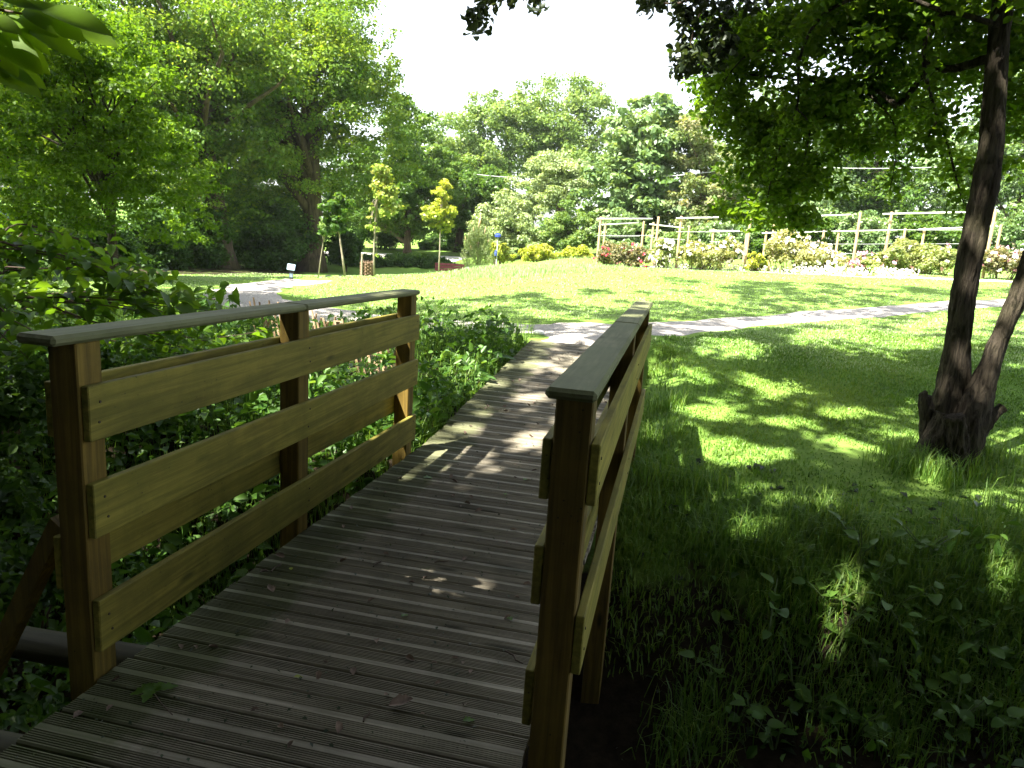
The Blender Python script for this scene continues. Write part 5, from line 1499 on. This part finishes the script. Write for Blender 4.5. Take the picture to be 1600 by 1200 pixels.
# ================================================================== LITTER ON THE DECK
def deck_pt(u, v):
    d = ray(u, v)
    lo, hi = 1.0, 12.0
    for _ in range(50):
        mid = (lo + hi) / 2
        p = Vector((d.x * mid, mid, CAM_Z + d.z * mid))
        bx, by = w2b(p.x, p.y)
        if p.z > deck_z(by): lo = mid
        else: hi = mid
    return p
dry = [big_leaf(.085, .05, MAT['dead'], 'dead_leaf', .15, -.25, .1, 8, .5) for _ in range(2)]
oak_l = [big_leaf(.075, .042, MAT['hazel'], 'leaf', .28, .15, .08, 12) for _ in range(2)]
yl = big_leaf(.03, .016, MAT['yellow'], 'fallen_leaf', 0, .1, .1)
def lay(name, me, u, v, rz, s, lab, cat, tilt=(0, 0)):
    p = deck_pt(u, v) + Vector((0, 0, .006))
    o = obj(name, me, None, p); o.scale = (s, s, s); o.rotation_euler = (R(tilt[0]), R(tilt[1]), R(rz))
    tag(o, lab, cat)
    return o
lay('dead_leaf', dry[0], 603, 1104, -95, 1.0, 'large curled brown leaf lying alone on the near deck', 'dead leaf', (8, 4))
lay('fallen_leaf', oak_l[0], 722, 1130, -60, .55, 'yellow-green fallen leaf near the foot of the right railing', 'fallen leaf')
lay('fallen_leaf', oak_l[1], 626, 966, -40, .5, 'small green leaf in the middle of the deck', 'fallen leaf')
lay('fallen_leaf', oak_l[0], 800, 972, 30, .55, 'crumpled blue-green leaf beside the right railing', 'fallen leaf')
lay('fallen_leaf', oak_l[1], 660, 748, -70, 1.0, 'green leaf on the far deck before the sunlit patches', 'fallen leaf')
lay('fallen_leaf', oak_l[0], 818, 752, -30, .8, 'green leaf against the far right railing boards', 'fallen leaf')
lay('fallen_leaf', yl, 458, 1060, -80, 1.0, 'tiny yellow leaf left of the big brown leaf', 'fallen leaf')
lay('fallen_leaf', oak_l[1], 790, 775, 10, .6, 'little leaf scrap near the right railing halfway along', 'fallen leaf')
lay('fallen_leaf', yl, 455, 893, 20, 1.1, 'tiny yellow leaf beside the bent twig', 'fallen leaf')
lay('dead_leaf', dry[1], 428, 928, 40, .6, 'pale dry leaf in a fleck of sun near the deck edge', 'dead leaf')
# oak sprig
p = deck_pt(240, 1085)
sp = empty('oak_sprig', p, R(20), label='fallen oak sprig with lobed green leaves near the left deck edge', cat='sprig')
MB().tube([(0, 0, .006), (.02, -.05, .008), (.06, -.12, .006)], [.002, .0018, .0015], 5).build('stem', MAT['twig'], sp)
for k, (a_, s) in enumerate([(-75, 1.0), (-20, .7), (40, .8), (95, .9), (160, .9)]):
    o = obj('leaf', oak_l[k % 2], sp, (0, 0, .010 + .002 * k)); o.rotation_euler = (R(6), 0, R(a_)); o.scale = (s * .9,) * 3
for k, (u, v, a_, L, lab) in enumerate([(435, 888, 70, .09, 'bent dark twig near the left deck edge'), (592, 882, 60, .07, 'short forked twig in the middle of the deck'), (690, 880, 10, .06, 'thin twig right of the forked twig'), (800, 1030, -60, .09, 'curved twig against the right railing'), (575, 1122, 70, .05, 'small dark twig left of the big brown leaf')]):
    p = deck_pt(u, v)
    o = MB().tube([(-L / 2, 0, .004), (-.01, L * .12, .006), (L * .2, L * .05, .005), (L / 2, L * .2, .004)], [.003, .0035, .003, .0015], 5).build('twig', MAT['twig'], None, p + Vector((0, 0, .001)), rot=(0, 0, R(a_)))
    tag(o, lab, 'twig')
rng = np.random.default_rng(800)
n = 1500
bx, by = rng.uniform(.02, W - .02, n), rng.uniform(-.8, 6.4, n)
q = np.array([b2w(x, y, deck_z(y) + .004) for x, y in zip(bx, by)])
n2_ = 130
b2_ = np.array([b2w(x, y, deck_z(y) + .007) for x, y in zip(rng.uniform(.03, W - .03, n2_), rng.uniform(-.6, 6.3, n2_))])
tag(obj('leaf_litter', leaf_mesh('leaf_litter', b2_, unit(rng.normal(size=(n2_, 3)) * .3 + [0, 0, 1]), rng.uniform(.018, .045, n2_), MAT['dead'], .55, rng, True)), kind='stuff', label='dry leaf scraps scattered over the deck boards')
tag(obj('deck_debris', leaf_mesh('deck_debris', q, unit(rng.normal(size=(n, 3)) * .3 + [0, 0, 1]), rng.uniform(.004, .019, n) , MAT['dark'], .6, rng)), kind='stuff', label='crumbs of bark and leaf scattered over the deck boards')
# two white stones by the end of the deck
for u, v, s, lab in ((842, 524, .05, 'pale stone at the corner where deck meets path'),):
    p = hit(u, v, 6)
    m = MB()
    V, F = [], []
    for i in range(7):
        for j in range(10):
            th_, ph_ = math.pi * i / 6, 2 * math.pi * j / 10
            r_ = s * (1 + .25 * mnoise.noise((i * .9, j * .7, 3)))
            V.append((r_ * math.sin(th_) * math.cos(ph_) * 1.4, r_ * math.sin(th_) * math.sin(ph_), r_ * .7 * math.cos(th_)))
    for i in range(6):
        for j in range(10):
            F.append([i * 10 + j, i * 10 + (j + 1) % 10, (i + 1) * 10 + (j + 1) % 10, (i + 1) * 10 + j])
    tag(m.poly(V, F).build('stone', MAT['white'], None, p + Vector((0, 0, .02)), smooth=True), lab, 'stone')

# ================================================================== SUMMER HAZE
m, nt, out = newmat('summer_haze')
pv = nd(nt, 'ShaderNodeVolumePrincipled')
pv.inputs['Color'].default_value = (.93, .97, 1.0, 1)
pv.inputs['Density'].default_value = HAZE
pv.inputs['Anisotropy'].default_value = .2
nt.links.new(pv.outputs[0], out.inputs['Volume'])
zlo = float(V_GROUND[:, 2].min()) - 1.0
hz = MB().box(-165, 165, -245, 250, zlo, 26.0).build('haze', m)
tag(hz, kind='stuff', label='thin summer haze in the air over the park')
